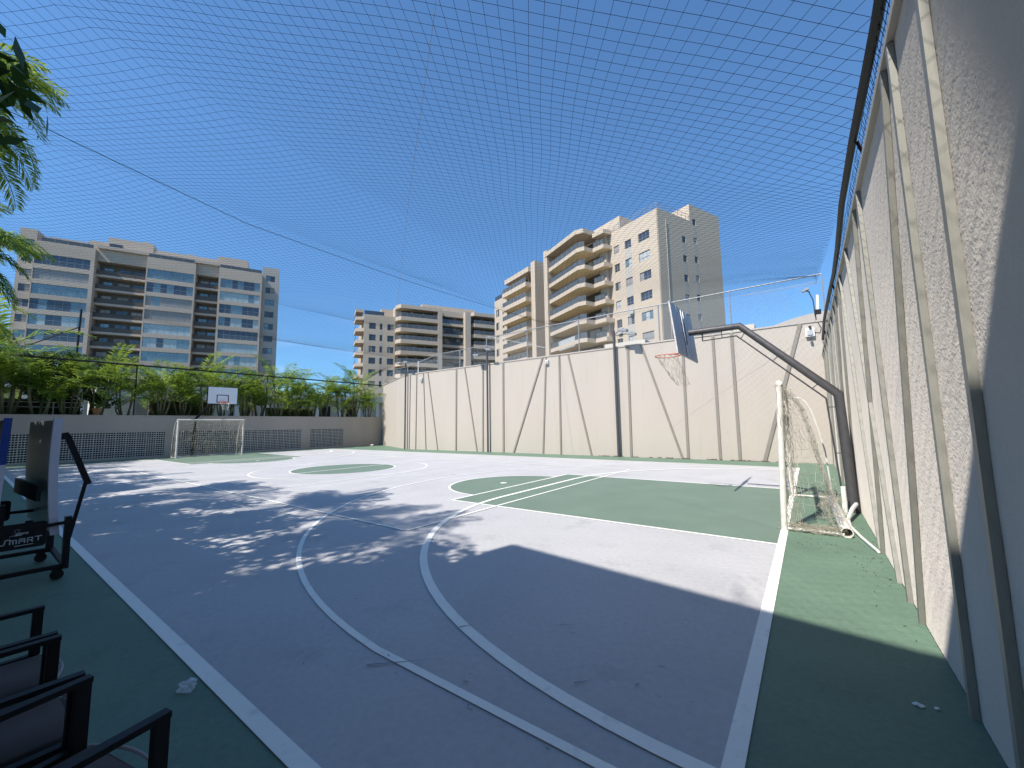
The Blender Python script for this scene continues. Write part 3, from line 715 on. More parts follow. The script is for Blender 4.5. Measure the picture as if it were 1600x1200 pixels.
for k in range(8):      # side balconies on the left end
    zt = 28.9-k*PB_
    g = MB(); g.prism([(9.74-25, 0.4), (7.9-25, 1.2), (7.9-25, 6.5), (9.74-25, 6.5)], zt-0.8, zt); g.build('balcony_slab', M_['slabrose'], Bk.root, local=True)
    g = MB(); g.box(7.95-25, 8.0-25, 1.3, 6.4, zt+0.002, zt+1.0); g.build('railing', M_['glassd'], Bk.root, local=True)
Bk.part('side_cap', M_['bwall'], (7.9, 9.74, D+1.2, D+6.5, 30.2, 30.9))

# ---- right block
Ck = Block('apartment_building', 68, 48.0, 36.3, 'nearest tall beige apartment block on the right with angled balconies and a plain right flank')
S0, T0c = 48.0, 36.3; PC_ = 3.08
Ck.part('wall', M_['bwall'], (S0+0.3, 63.6, T0c+0.3, 47.6, 0, 32.55))
Ck.part('rear_wall', M_['bwall'], (S0+0.3, 63.6, 47.61, 64.4, 0, 33.0), (46.1, 63.6, 64.42, 80.5, 0, 30.3))
# right flank (normal towards -t)
rA = [(28.9-k*PC_, 29.95-k*PC_) for k in range(8)]
rB = [(32.45-k*PC_, 33.45-k*PC_) for k in range(9)]
def flank_rows(r): return [x for x in r if x[0] > 1]
Ck.grid('flank_wall', M_['bwall'], S0, 55.75, 0, 32.9, [(53.55, 54.45)], flank_rows(rA), T0c)
Ck.grid('flank_wall', M_['bwall'], 55.752, 63.8, 0, 35.7, [(56.45, 57.3)], flank_rows(rB), T0c)
for z0, z1 in rA[1:]: Ck.part('panel', M_['bgrey'], (53.57, 54.43, T0c-0.01, T0c-0.001, z1+0.04, z0+PC_-0.04))
for z0, z1 in rB[1:]: Ck.part('panel', M_['bgrey'], (56.47, 57.28, T0c-0.01, T0c-0.001, z1+0.04, z0+PC_-0.04))
for k in range(8):
    Ck.window(53.56, 54.44, rA[k][0]+0.01, rA[k][1]-0.01, T0c+0.06, 1, random.choice(['blind', 'glassd']), 0.5)
    Ck.window(56.46, 57.29, rB[k][0]+0.01, rB[k][1]-0.01, T0c+0.06, 1, random.choice(['blind', 'glassd']), 0.5)
Ck.part('penthouse', M_['bwall'], (55.76, 63.7, T0c+0.23, 47, 32.6, 35.65))
g = MB(); g.tube([(49.7-48, -0.09, 2), (49.7-48, -0.09, 31.5)], 0.05, 6); g.build('downpipe', M_['bgrey'], Ck.root, local=True)
Ck.railing(S0+0.1, 55.7, T0c+0.05, 32.91, 1.0, 'glassrail', 1.0, open_=True)
# front face (normal towards -s): u = -t
Ck.mode = 'left'
cols = [(-40.0, -37.9), (-42.7, -41.4), (-45.0, -43.9)]
rowsC = [(28.98-k*PC_, 30.3-k*PC_) for k in range(9)]
Ck.grid('front_wall', M_['bwall'], -46.2, -T0c-0.002, 0, 32.9, cols, rowsC, S0)
for z0, z1 in rowsC[1:]: Ck.part('panel', M_['bgrey'], (-42.68, -41.42, S0-0.012, S0-0.001, z1+0.04, z0+PC_-0.04))
wt = [['glassd', 'blindg'], ['blind', 'blind'], ['blindg', 'glassd'], ['glass', 'glassd'], ['blind', 'glassb'], ['blindg', 'blindg'], ['glassd']]
for k in range(7):
    z0, z1 = rowsC[k]
    Ck.window(-39.99, -37.91, z0+0.01, z1-0.01, S0+0.1, 3, wt[k], 0.33, 'galv')
    Ck.window(-42.69, -41.41, z0+0.01, z1-0.01, S0+0.1, 2, wt[(k+3) % 7], 0.33, 'galv')
    Ck.window(-44.99, -43.91, z0+0.01, z1-0.01, S0+0.1, 2, wt[(k+5) % 7], 0.33, 'galv')
Ck.railing(-47, -T0c-0.2, S0+0.05, 32.91, 1.0, 'glassrail', 1.0, open_=True)
Ck.part('inner_wall', M_['bshade'], (-64.4, -46.21, S0+0.1, S0+0.29, 0, 33))
Ck.part('front_wall', M_['bwall'], (-59.8, -58.7, 44.6, S0+0.09, 0, 34.4), (-47.7, -46.22, S0-0.6, S0+0.09, 0, 32.6))
# local coordinates for the slabs: x = s-48, y = t-36.3
def slab_poly(pl, z0, z1, name, m):
    g = MB(); g.prism([(p[0]-48, p[1]-36.3) for p in pl], z0, z1); return g.build(name, m, Ck.root, local=True)
b1 = [(S0+0.09, 58.65), (44.95, 58.65), (43.65, 49.2), (44.2, 47.95), (S0+0.09, 47.95)]
b2 = [(S0-0.61, 47.9), (46.05, 47.9), (46.2, 44.2), (46.6, 43.5), (S0-0.01, 43.5)]
b2 = [(S0-0.61, 47.9), (46.05, 47.9), (46.25, 45.6), (S0-0.01, 45.4), (S0-0.01, 46.2)]
for k in range(8):
    zt = 30.75-k*PC_
    for bi, b in enumerate((b1, b2)):
        slab_poly(b, zt-0.68, zt, 'balcony_slab', M_['slabrose'])
        slab_poly([(p[0]+0.02, p[1]) for p in b], zt-0.694, zt-0.681, 'soffit', M_['soffit'])
    if k < 7:
        g = MB(); g.bar((43.76-48, 49.2-36.3, zt+0.5), (45.0-48, 58.6-36.3, zt+0.5), 0.02, 0.96)
        r = g.build('balcony_glass', M_['glassrail'], Ck.root, local=True)
        g = MB(); g.bar((43.72-48, 49.2-36.3, zt+1.0), (44.98-48, 58.6-36.3, zt+1.0), 0.05, 0.04)
        for i in range(7):
            q = i/6; x = 43.74+1.23*q; y = 49.25+9.3*q; g.box(x-48-0.025, x-48+0.025, y-36.3-0.02, y-36.3+0.02, zt, zt+0.98)
        g.build('railing', M_['bronze'] if k % 3 else M_['galv'], Ck.root, local=True)
        g = MB(); g.bar((43.78-48, 49.12-36.3, zt+0.5), (44.3-48, 48.0-36.3, zt+0.5), 0.02, 0.96); g.build('balcony_glass', M_['glassrail'], Ck.root, local=True)
        g = MB(); g.bar((46.1-48, 47.85-36.3, zt+0.5), (46.3-48, 45.65-36.3, zt+0.5), 0.02, 0.96); g.build('balcony_glass', M_['glassrail'], Ck.root, local=True)
        g = MB(); g.bar((46.06-48, 47.85-36.3, zt+1.0), (46.26-48, 45.65-36.3, zt+1.0), 0.05, 0.04)
        for i in range(4): g.box(46.08-48+0.06*i-0.02, 46.08-48+0.06*i+0.02, 47.8-36.3-i*0.7-0.02, 47.8-36.3-i*0.7+0.02, zt, zt+0.98)
        g.build('railing', M_['bronze'], Ck.root, local=True)
    for i in range(3):
        u = -58.2+i*3.4
        if k < 7: Ck.window(u, u+2.6, zt-3.05, zt-0.9, S0+0.02, 2, random.choice(['glassd', 'glass', 'glassd', 'blind']), 0)
slab_poly([(S0+0.09, 59.8), (44.6, 59.8), (43.4, 49.2), (44.1, 47.95), (S0+0.09, 47.95)], 33.1, 33.85, 'roof_cap', M_['bwall'])
slab_poly(b2, 32.6, 33.3, 'roof_cap', M_['bwall'])
slab_poly([(48.5, 44), (56, 44), (56, 62), (48.5, 62)], 33.02, 35.4, 'penthouse', M_['bwall'])
# white blinds half drawn on one balcony
g = MB(); g.bar((43.9-48, 50.6-36.3, 12.9+1.3+1.1), (44.6-48, 55.8-36.3, 12.9+1.3+1.1), 0.02, 1.7); g.build('roller_blind', M_['blind'], Ck.root, local=True)
for (u, z) in ((-42.2, 9.35+2.6), (-44.6, 15.6), (-42.1, 18.2)):
    Ck.part('air_conditioner', M_['blind'], (u, u+0.8, S0-0.36, S0-0.02, z, z+0.55))
for k, (x, y) in enumerate(((44.9, 52.0), (45.2, 55.5), (45.0, 51.0), (46.9, 46.8), (45.3, 57.0), (44.8, 50.2))):
    zt = 30.75-(k+1)*PC_; g = MB(); leaf_ = []
    for q in range(60):
        c_0 = Vector((x-48+rnd(-.35,.35), y-36.3+rnd(-.35,.35), zt+0.5+rnd(-.1,.75))); d_ = Vector((rnd(-1,1), rnd(-1,1), rnd(-.5,1))).normalized()*0.16; e_ = d_.orthogonal().normalized()*0.06
        g.add([c_0-d_, c_0+e_, c_0+d_, c_0-e_], [(0,1,2,3)])
    g.build('balcony_plant', M_['leafh'], Ck.root, local=True)
# left wing of this block
WS = 45.5
Ck.part('wing_wall', M_['bwall'], (-65.4, -64.0, WS, S0+0.28, 0, 34.5), (-74.9, -65.41, WS+1.6, S0+0.28, 0, 33.5))
Ck.part('wing_wall', M_['bwall'], (-74.9, -65.41, WS-0.6, WS+1.59, 32.6, 33.6))
for k in range(8):
    zt = 30.3-k*PC_
    Ck.part('balcony_slab', M_['slabrose'], (-74.85, -65.42, WS-1.3, WS+1.58, zt-0.9, zt))
    Ck.part('soffit', M_['soffit'], (-74.83, -65.43, WS-1.27, WS+1.57, zt-0.915, zt-0.901))
    if k < 7:
        Ck.railing(-74.8, -65.5, WS-1.25, zt, 1.0, 'glassrail', 1.6)
        for i in range(3): Ck.window(-74.4+i*3.1, -72.0+i*3.1, zt+0.02, zt+2.1, WS+1.5, 2, ['glassd', 'glass', 'glassb'] if k != 2 else ['blind'], 0)
colsL = [(-79.9, -78.5), (-77.0, -76.1)]
rowsL = [(26.4-k*PC_, 28.1-k*PC_) for k in range(8)]
Ck.grid('low_wing_wall', M_['bwall'], -80.6, -74.91, 0, 30.4, colsL, rowsL, WS)
Ck.part('low_wing_back', M_['bwall'], (-80.5, -74.92, WS+0.3, 50, 0, 30.3))
for k in range(6):
    for a, b in colsL: Ck.window(a+0.01, b-0.01, rowsL[k][0]+0.01, rowsL[k][1]-0.01, WS+0.1, 2, ['glassd', 'blindg', 'blind'] if k in (1,) else ['glassd', 'blindg'], 0.33)
Ck.railing(-80.4, -75.2, WS+0.1, 30.41, 1.0, 'glassd', 1.5)

# ================================================================== LOW BUILDINGS JUST BEHIND THE WALLS
t = thing('garden_pavilion', (-44, 12, 2.16), 'low cream pavilion with dark openings seen between the palm stems', 'building')
g = MB()
g.box(-48, -44, -30, 34, 4.6, 5.3)
g.box(-48, -45.5, -30, 34, 2.1, 4.59)
g.build('pavilion_wall', M_['cream'], t)
for i, y in enumerate(np.arange(-8, 34, 2.6)):
    g = MB(); g.box(-44.4, -44.05, y, y+0.4, 2.16, 4.59); g.build('column', M_['cream'], t)
for y in (2.2, 10.5, 15.5, 20.6, 24.0, 27.2):
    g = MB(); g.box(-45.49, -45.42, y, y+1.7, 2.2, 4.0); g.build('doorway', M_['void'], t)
t2 = thing('white_parapet_building', (-6, 25, 5), 'white rendered parapet of a low building peeking over the tall beige wall', 'building')
g = MB(); g.box(-10.6, -7.9, 25, 28, 0, 6.72); g.build('parapet', M_['cream'], t2)
g = MB(); g.box(-3.6, -2.0, 25, 28, 0, 6.75); g.build('parapet', M_['cream'], t2)
t3 = thing('curved_roof_house', (0.3, 26, 5), 'pale curved roof of a house rising behind the far right corner of the walls', 'building')
g = MB(); n = 10
pl = [(-1.6+3.2*i/n, 6.15+0.75*math.sin(PI*(0.08+0.5*i/n))) for i in range(n+1)]
for i in range(n): g.hexa([(pl[i][0], 25, 0), (pl[i+1][0]-0.0, 25, 0), (pl[i+1][0], 29, 0), (pl[i][0], 29, 0)], [(pl[i][0], 25, pl[i][1]), (pl[i+1][0], 25, pl[i+1][1]), (pl[i+1][0], 29, pl[i+1][1]), (pl[i][0], 29, pl[i][1])])
g.build('roof', M_['coping'], t3)

# ================================================================== PLANTS
def frond(g, base, az_, el, L, n, ll, droop, wid=0.03, curl=0.5):
    """pinnate frond: thin rachis with two rows of drooping leaflets"""
    p = Vector(base); pts = [p.copy()]; a = el; N_ = 12
    for i in range(N_):
        a2 = a-(droop*(i/N_)**1.2); d = Vector((math.cos(az_)*math.cos(a2), math.sin(az_)*math.cos(a2), math.sin(a2))); p = p+d*(L/N_); pts.append(p.copy())
    g.tube(pts, [0.014*(1-i/(N_+1))+0.003 for i in range(N_+1)], 3, False)
    for i in range(n):
        s_ = 0.16+0.84*(i+0.5)/n; f = s_*N_; k = min(int(f), N_-1); q = pts[k].lerp(pts[k+1], f-k); t_ = (pts[k+1]-pts[k]).normalized()
        side = t_.cross(Vector((0,0,1)));
        if side.length < 0.05: side = Vector((-math.sin(az_), math.cos(az_), 0))
        side.normalize(); up = side.cross(t_).normalized()
        l = ll*math.sin(PI*(0.12+0.83*s_))**0.7*rnd(0.85, 1.1)
        for sg in (-1, 1):
            d = (side*sg*0.82+t_*rnd(0.45, 0.75)+up*rnd(0.05, 0.35)).normalized(); mid = q+d*l*0.5; tip = mid+(d*0.8+Vector((0,0,-curl*rnd(0.6,1.3)))).normalized()*l*0.5
            w = t_*wid
            g.add([q, mid-w*0.5, mid+w*0.5, tip], [(0, 1, 2), (1, 3, 2)])
def crown_mesh(name, nf, L, n, ll, stems, spread=1.0, m='leafp', wid=0.035, el=(0.5, 1.35), droop=(1.2, 2.4), curl=0.5):
    g = MB()
    for i in range(nf):
        st = stems[i % len(stems)]
        frond(g, st, rnd(0, 2*PI), rnd(*el), L*rnd(0.75, 1.15), n, ll, rnd(*droop), wid, curl)
    return g.mesh(name, M_[m])
variants = []
for v in range(4):
    ns = 5+v % 2; st = []; sm = []
    for i in range(ns):
        a = 2*PI*i/ns+rnd(-.3,.3); h = rnd(0.4, 1.7); r = rnd(0.2, 0.5)
        top = Vector((math.cos(a)*r, math.sin(a)*r, h)); st.append(top)
        g = MB(); bx = Vector((math.cos(a)*0.13, math.sin(a)*0.13, 0)); mid = bx.lerp(top, 0.5)+Vector((math.cos(a), math.sin(a), 0))*0.03
        g.tube([bx, mid, top, top+Vector((0,0,0.35))], [0.045, 0.037, 0.035, 0.02], 6); sm.append(g.mesh('stem', M_['stemp'], True))
    variants.append((crown_mesh('crown', 21, 2.15, 24, 0.46, st, wid=0.055, el=(0.7, 1.5), droop=(0.9, 2.1), curl=0.25), sm))
ordn = ['first', 'second', 'third', 'fourth', 'fifth', 'sixth', 'seventh', 'eighth', 'ninth', 'tenth', 'eleventh', 'twelfth', 'thirteenth', 'fourteenth', 'fifteenth', 'sixteenth', 'seventeenth', 'eighteenth', 'nineteenth', 'twentieth']
PALMS = [(20.4, 0.95, -30.2), (19.3, 1.28, -30.6), (18.0, 0.95, -30.3), (16.7, 1.02, -30.5), (15.6, 0.88, -30.1), (14.5, 1.05, -30.8), (13.2, 1.13, -30.2), (12.2, 1.12, -30.7), (11.1, 1.02, -30.2), (10.0, 0.98, -30.6), (9.0, 1.05, -30.2), (7.9, 1.0, -30.7),
         (6.8, 1.14, -30.3), (5.3, 0.92, -30.4), (4.3, 1.0, -30.9), (3.2, 1.05, -30.3), (2.2, 1.18, -30.2), (1.2, 1.22, -30.6), (0.2, 1.45, -30.3), (-0.9, 1.5, -30.4)]
for i, (y, s_, x) in enumerate(PALMS):
    cm, sm = variants[i % 4]
    extra = 'directly behind the far hoop' if i == 12 else ('tall and arching, ' if i == 1 else '')
    lab = f'areca palm clump behind the low wall, {ordn[i]} from the tall beige wall'
    t = thing('areca_palm', (x, y, 2.16), lab, 'palm', 'areca palms in a row behind the low wall', rz=rnd(0, 6))
    s_ *= 1.14; t.scale = (s_, s_, s_)
    inst('crown', cm, t, (0, 0, 0))
    for m_ in sm: inst('stem', m_, t, (0, 0, 0))
def leaf_cloud(g, c, r, n, size, flat=0.7):
    for i in range(n):
        while True:
            p = Vector((rnd(-1,1), rnd(-1,1), rnd(-1,1)))
            if 0.35 < p.length < 1: break
        q = Vector(c)+Vector((p.x*r, p.y*r, p.z*r*flat)); nrm = (p+Vector((rnd(-.8,.8), rnd(-.8,.8), rnd(-.2,1)))).normalized()
        a = nrm.orthogonal().normalized(); b = nrm.cross(a); an = rnd(0, 6.28); a, b = a*math.cos(an)+b*math.sin(an), b*math.cos(an)-a*math.sin(an); s_ = size*rnd(0.6, 1.3)
        g.add([q-a*s_, q+b*s_*0.45, q+a*s_, q-b*s_*0.45], [(0,1,2,3)])
def leafy_tree(x, y, z0, h, r, lab, name='leafy_tree', m='leafd', n=26, per=150):
    t = thing(name, (x, y, z0), lab, 'tree')
    g = MB(); top = Vector((x+rnd(-.2,.2), y+rnd(-.2,.2), z0+h*0.6)); g.tube([(x,y,z0-0.1), (x+0.05,y+0.03,z0+h*0.3), top], [0.11, 0.08, 0.05], 8); g.build('trunk', M_['bark'], t, True)
    gl = MB()
    for i in range(n):
        a = rnd(0, 6.28); rr = r*math.sqrt(random.random())*0.85; zz = z0+h*rnd(0.30, 0.93); k = 1-0.5*abs((zz-z0)/h-0.6)
        c = Vector((x+math.cos(a)*rr*k, y+math.sin(a)*rr*k, zz)); leaf_cloud(gl, c, rnd(0.35, 0.6), per, 0.10)
        if i % 3 == 0:
            g = MB(); g.tube([top.lerp(Vector((x,y,z0)), rnd(.1,.5)), c], [0.03, 0.012], 5); g.build('limb', M_['bark'], t)
    gl.build('crown', M_[m], t)
leafy_tree(-31.0, -0.6, 2.16, 5.2, 1.8, 'dense dark leafy tree behind the low wall at the left edge of the photo', n=34)
leafy_tree(-32.2, 2.6, 2.16, 3.6, 1.6, 'dark bushy tree behind the low wall above the vent blocks left of the pale gap', n=32)
leafy_tree(-32.0, 4.2, 2.16, 3.3, 1.2, 'small dark bushy tree just left of the pale house wall gap', n=20)
leafy_tree(-33.5, 8.2, 2.16, 3.2, 1.2, 'dark bushy tree in the shade behind the palms left of the far hoop', n=12)
leafy_tree(-33.0, 12.6, 2.16, 2.9, 1.1, 'dark bushy tree in the shade behind the palms right of the far hoop', n=9)
leafy_tree(-36.0, 17.6, 2.16, 3.4, 1.4, 'green shrub tree between palms near the corner of the tall wall', m='leafh', n=18)
# clipped hedge
def hedge(y0, y1, x0, x1, z1, lab):
    t = thing('clipped_hedge', ((x0+x1)/2, (y0+y1)/2, 2.16), lab, 'hedge')
    g = MB(); g.box(x0+0.1, x1-0.1, y0+0.1, y1-0.1, 2.16, z1-0.1); g.build('branches', M_['bark'], t)
    g = MB()
    for i in range(int((y1-y0)*900)):
        f = random.random(); x = rnd(x0, x1) if f < 0.3 else x1-rnd(0, 0.12); z = z1-rnd(0, 0.1) if f < 0.3 else rnd(2.16, z1)
        q = Vector((x, rnd(y0, y1), z)); a = Vector((rnd(-1,1), rnd(-1,1), rnd(-1,1))).normalized(); b = a.orthogonal().normalized(); s_ = rnd(0.03, 0.06)
        g.add([q-a*s_, q+b*s_*.6, q+a*s_, q-b*s_*.6], [(0,1,2,3)])
    g.build('foliage', M_['leafh'], t)
hedge(6.6, 9.9, -32.6, -31.7, 3.35, 'clipped sunlit hedge behind the low wall at the far hoop')
hedge(-2.0, 3.9, -33.0, -31.9, 3.2, 'clipped hedge behind white handrails at the left end of the low wall')
hedge(13.6, 17.2, -33.6, -32.8, 3.05, 'clipped hedge among palm stems near the tall wall corner')
# pale house wall and grey louvred panel in the palm gap
t = thing('garden_house', (-36, 5.8, 2.16), 'sunlit pink cream house wall in the gap between the dark trees', 'building')
g = MB(); g.box(-38.5, -36, 4.9, 7.9, 2.1, 4.6); g.build('house_wall', M_['cream'], t)
g = MB()
for i in range(14): g.box(-35.98, -35.93, 6.75, 7.6, 2.2+i*0.1, 2.26+i*0.1)
g.build('louvre', M_['bgrey'], t)
t = thing('handrail', (-31.2, 1.5, 2.2), 'white tube handrail behind the low wall at the left', 'railing')
for z in (2.75, 3.0):
    g = MB(); g.tube([(-31.2, -2, z), (-31.2, 3.6, z)], 0.022, 6); g.build('rail', M_['pvc'], t, True)
for y in (-1.5, 0.55, 2.55, 2.75):
    g = MB(); g.tube([(-31.2, y, 2.16), (-31.2, y, 3.0)], 0.025, 6); g.build('post', M_['pvc'], t, True)
t = thing('terracotta_planter', (-29.9, 4.15, 2.27), 'small orange terracotta planter on the low wall left of the pale gap', 'planter')
g = MB(); n = 10
for (r0, z0, r1, z1) in ((0.10, 0, 0.16, 0.34), (0.18, 0.34, 0.18, 0.42)):
    vs_ = [(math.cos(2*PI*i/n)*r0, math.sin(2*PI*i/n)*r0, z0) for i in range(n)]+[(math.cos(2*PI*i/n)*r1, math.sin(2*PI*i/n)*r1, z1) for i in range(n)]
    g.add(vs_, [(i, (i+1)%n, (i+1)%n+n, i+n) for i in range(n)]+[tuple(range(n))[::-1], tuple(range(n, 2*n))])
g.build('pot', M_['tclay'], t, local=True)
g = MB()
for i in range(9): frond(g, (0, 0, 0.42), rnd(0, 6.28), rnd(.6, 1.3), 0.5, 10, 0.16, 1.6, 0.03)
g.build('fern', M_['leafp'], t, local=True)
for i, (y, lab) in enumerate(((12.9, 'white globe garden lamp on a post right of the far hoop'), (19.1, 'white bollard light among palm stems near the tall wall'))):
    t = thing('garden_lamp', (-31.5, y, 2.16), lab, 'lamp')
    zt = 5.25 if i == 0 else 2.9
    g = MB(); g.tube([(-31.5, y, 2.16), (-31.5, y, zt)], 0.035 if i == 0 else 0.09, 8); g.build('post', M_['galv'] if i == 0 else M_['pvc'], t, True)
    g = MB(); g.tube([(-31.5, y, zt+0.002), (-31.5, y, zt+0.08), (-31.5, y, zt+0.16)], [0.17, 0.2, 0.08], 10); g.build('lamp_head', M_['pvc'], t, True)

# palms along the near left side; fronds enter the picture and shade the floor
near = []
for v in range(2):
    near.append(crown_mesh('crown', 22, 2.1, 46, 0.48, [Vector((rnd(-.25,.25), rnd(-.25,.25), rnd(-.3,.1))) for _ in range(3)], wid=0.032, el=(0.1, 1.25), droop=(1.2, 2.5)))
NP = [(-6.3, -1.95, 7.2, 0.8, 'tall garden palm beside the club building nearest the camera, outside the frame'), (-7.9, -2.2, 7.5, 0.8, 'second tall garden palm beside the veranda'),
      (-9.2, -1.05, 6.25, 0.5, 'garden palm whose fronds hang into the upper left of the sky'),
      (-11.6, -1.6, 6.3, 0.85, 'garden palm between the two visible frond groups'), (-13.4, -0.8, 5.2, 0.5, 'garden palm whose fronds cross the left end of the left apartment block'),
      (-16.0, -1.5, 5.6, 0.8, 'garden palm beside the veranda past the visible fronds'), (-18.6, -0.9, 4.7, 0.9, 'garden palm low at the left edge behind the folding table'),
      (-21.5, -1.2, 4.9, 0.9, 'garden palm near the far end of the veranda'), (-24.3, -0.9, 4.6, 0.9, 'garden palm at the far end of the near side'), (-27.0, -0.5, 5.0, 1.0, 'garden palm at the left corner by the low wall')]
for i, (x, y, z, s_, lab) in enumerate(NP):
    t = thing('garden_palm', (x, y, 0), lab, 'palm', 'garden palms along the near side')
    c = inst('crown', near[i % 2], t, (0, 0, z), rz=rnd(0, 6), scale=(s_, s_, s_))
    if i in (2, 4):
        g = MB()
        for k in range(22 if i == 2 else 22):
            frond(g, (rnd(-.2,.2), rnd(-.1,.1), rnd(-.15,.1)), math.radians(rnd(35, 145)), rnd(-0.3, 1.1), rnd(1.6, 2.1) if i == 2 else rnd(1.5, 2.0), 56, 0.46, rnd(1.0, 1.9), 0.034, 0.7)
        g.build('frond_spray', M_['leafp'], t, loc=(0, 0, z))
    g = MB(); g.tube([(x+0.1, y-0.2, 0), (x+0.05, y-0.05, z*0.5), (x, y, z-0.1)], [0.10, 0.08, 0.06], 8); g.build('trunk', M_['bark'], t, True)

SH = ['nearest the club building', 'second along the veranda', 'third along the veranda', 'fourth along the veranda', 'fifth along the veranda', 'sixth along the veranda', 'seventh along the veranda', 'eighth along the veranda', 'ninth along the veranda', 'tenth along the veranda', 'eleventh along the veranda', 'last along the veranda']
for i in range(12):  # unseen trees added to thicken the dappled shade
    x = -4.55-i*2.05
    leafy_tree(x, -1.55+rnd(-.1,.1), 0.0, 6.0+rnd(-.4,.3)-0.06*i, 1.5 if i < 4 else 1.25, f'unseen added leafy tree {SH[i]} shading the near side line', name='added_shade_tree', n=52 if i < 4 else (38 if i < 6 else 27), per=160)
# ================================================================== FLOODLIGHT POLES ON THE FAR WALL
def flood(x, h, r, lab, heads):
    t = thing('floodlight_pole', (x, YW-0.18, 0), lab, 'lamp post', 'floodlight poles along the tall beige wall')
    g = MB(); g.tube([(x, YW-0.18, 0), (x, YW-0.18, h)], r, 10); g.build('pole', M_['pole'], t, True)
    g = MB(); g.tube([(x, YW-0.18, h), (x, YW-0.18, h+0.25)], r*0.5, 8); g.build('pole_cap', M_['pole'], t, True)
    for dx, dz, w in heads:
        g = MB(); g.tube([(x, YW-0.2, h-0.25), (x+dx*0.6, YW-0.36, h+dz-0.05), (x+dx, YW-0.4, h+dz)], 0.018, 6); g.build('arm', M_['pole'], t, True)
        g = MB(); g.bar((x+dx-w/2, YW-0.5, h+dz-0.08), (x+dx+w/2, YW-0.5, h+dz-0.14), 0.26, 0.10); hd = g.build('lamp_head', M_['galv'], t)
        g = MB(); g.bar((x+dx-w/2+.03, YW-0.5, h+dz-0.138), (x+dx+w/2-.03, YW-0.5, h+dz-0.198), 0.2, 0.02); g.build('lens', M_['lampglass'], t)
flood(-6.97, 5.75, 0.06, 'thick dark floodlight pole nearest the hoop on the tall beige wall', [(0.55, 0.0, 0.0+0.42), (0.95, -0.22, 0.36)])
flood(-14.58, 5.72, 0.055, 'middle dark floodlight pole on the tall beige wall', [(-0.5, -0.1, 0.4), (0.42, 0.12, 0.36)])
flood(-21.75, 5.85, 0.05, 'slim dark floodlight pole at the bend of the tall beige wall', [(-0.35, 0.0, 0.35), (0.5, 0.02, 0.35)])
g = MB(); g.tube([(-6.97, YW+0.02, 6.0), (-6.97, YW+0.1, 6.85)], 0.03, 6)
def wallbox(x, z, lab, w=0.16, h=0.22, cable=False):
    t = thing('wall_box', (x, YW-0.05, z), lab, 'wall light')
    g = MB(); g.box(x-w/2, x+w/2, YW-0.12, YW-0.002, z-h/2, z+h/2); g.build('housing', M_['pvc'], t)
    g = MB(); g.box(x-w/3, x+w/3, YW-0.15, YW-0.121, z-h/3, z+h/5); g.build('lens', M_['lampglass'], t)
    return t
wallbox(-10.67, 4.70, 'small white box high on the beige wall between battens')
wallbox(-20.3, 4.55, 'small white lamp high on the beige wall beside the slim pole')
t = wallbox(0.27, 4.62, 'white camera housing with dangling cable near the right end of the beige wall', 0.26, 0.3)
g = MB(); g.tube([(0.27, YW-0.14, 4.45), (0.28, YW-0.17, 4.36)], 0.045, 8); g.build('camera', M_['pole'], t, True)
g = MB(); g.tube([(0.29, YW-0.13, 4.74), (0.27, YW-0.16, 4.84)], 0.04, 8); g.build('camera', M_['pole'], t, True)
g = MB(); g.tube([(0.40, YW-0.02, 4.62), (0.55, YW-0.02, 4.58), (0.60, YW-0.02, 4.75), (0.52, YW-0.02, 4.95)], 0.009, 5); g.build('cable', M_['black'], t, True)
t = thing('antenna_mast', (0.5, YW-0.1, 5.04), 'small bracket mast with white tube and lamp at the right corner of the beige wall', 'mast')
g = MB(); g.tube([(0.48, YW+0.05, 5.04), (0.44, YW+0.03, 5.8), (0.34, YW, 6.12), (0.26, YW, 6.16)], 0.022, 6); g.build('mast', M_['pole'], t, True)
g = MB(); g.tube([(0.55, YW+0.02, 5.35), (0.58, YW+0.02, 5.95)], 0.05, 8); g.build('white_tube', M_['pvc'], t, True)
g = MB(); g.bar((0.14, YW-0.05, 6.14), (0.34, YW-0.05, 6.22), 0.16, 0.07); g.build('lamp_head', M_['galv'], t)
g = MB(); g.box(0.44, 0.64, YW-0.04, YW+0.04, 5.25, 5.42); g.build('clamp', M_['black'], t)
g = MB(); g.tube([(-20.8, YW+0.1, 5.04), (-20.8, YW+0.1, 5.85)], 0.03, 6); g.build('white_rod', M_['pvc'], None, True, label='short white rod standing on the beige wall near the slim pole', category='rod')
g = MB(); g.tube([(0.2, YW-0.012, 4.5), (-2.2, YW-0.012, 3.0), (-4.8, YW-0.012, 1.2)], 0.0022, 4)  # strand drawn where the shadow of a wire crosses the wall
g.build('wire_shadow', M_['coping'], None, True, label='thin pale strand drawn for a wire shadow, running diagonally down the beige wall', category='wire')
t = thing('rooftop_antenna', (-78, 5, 0), 'thin dark mast with a slanting stay rising in front of the left apartment block', 'mast')
g = MB(); g.tube([(-60, 6.45, 2), (-60, 6.55, 14.1)], 0.09, 6); g.build('mast', M_['black'], t, True)
g = MB(); g.tube([(-60, 6.5, 12.2), (-60, 2.6, 9.3)], 0.06, 6); g.build('stay', M_['black'], t, True)

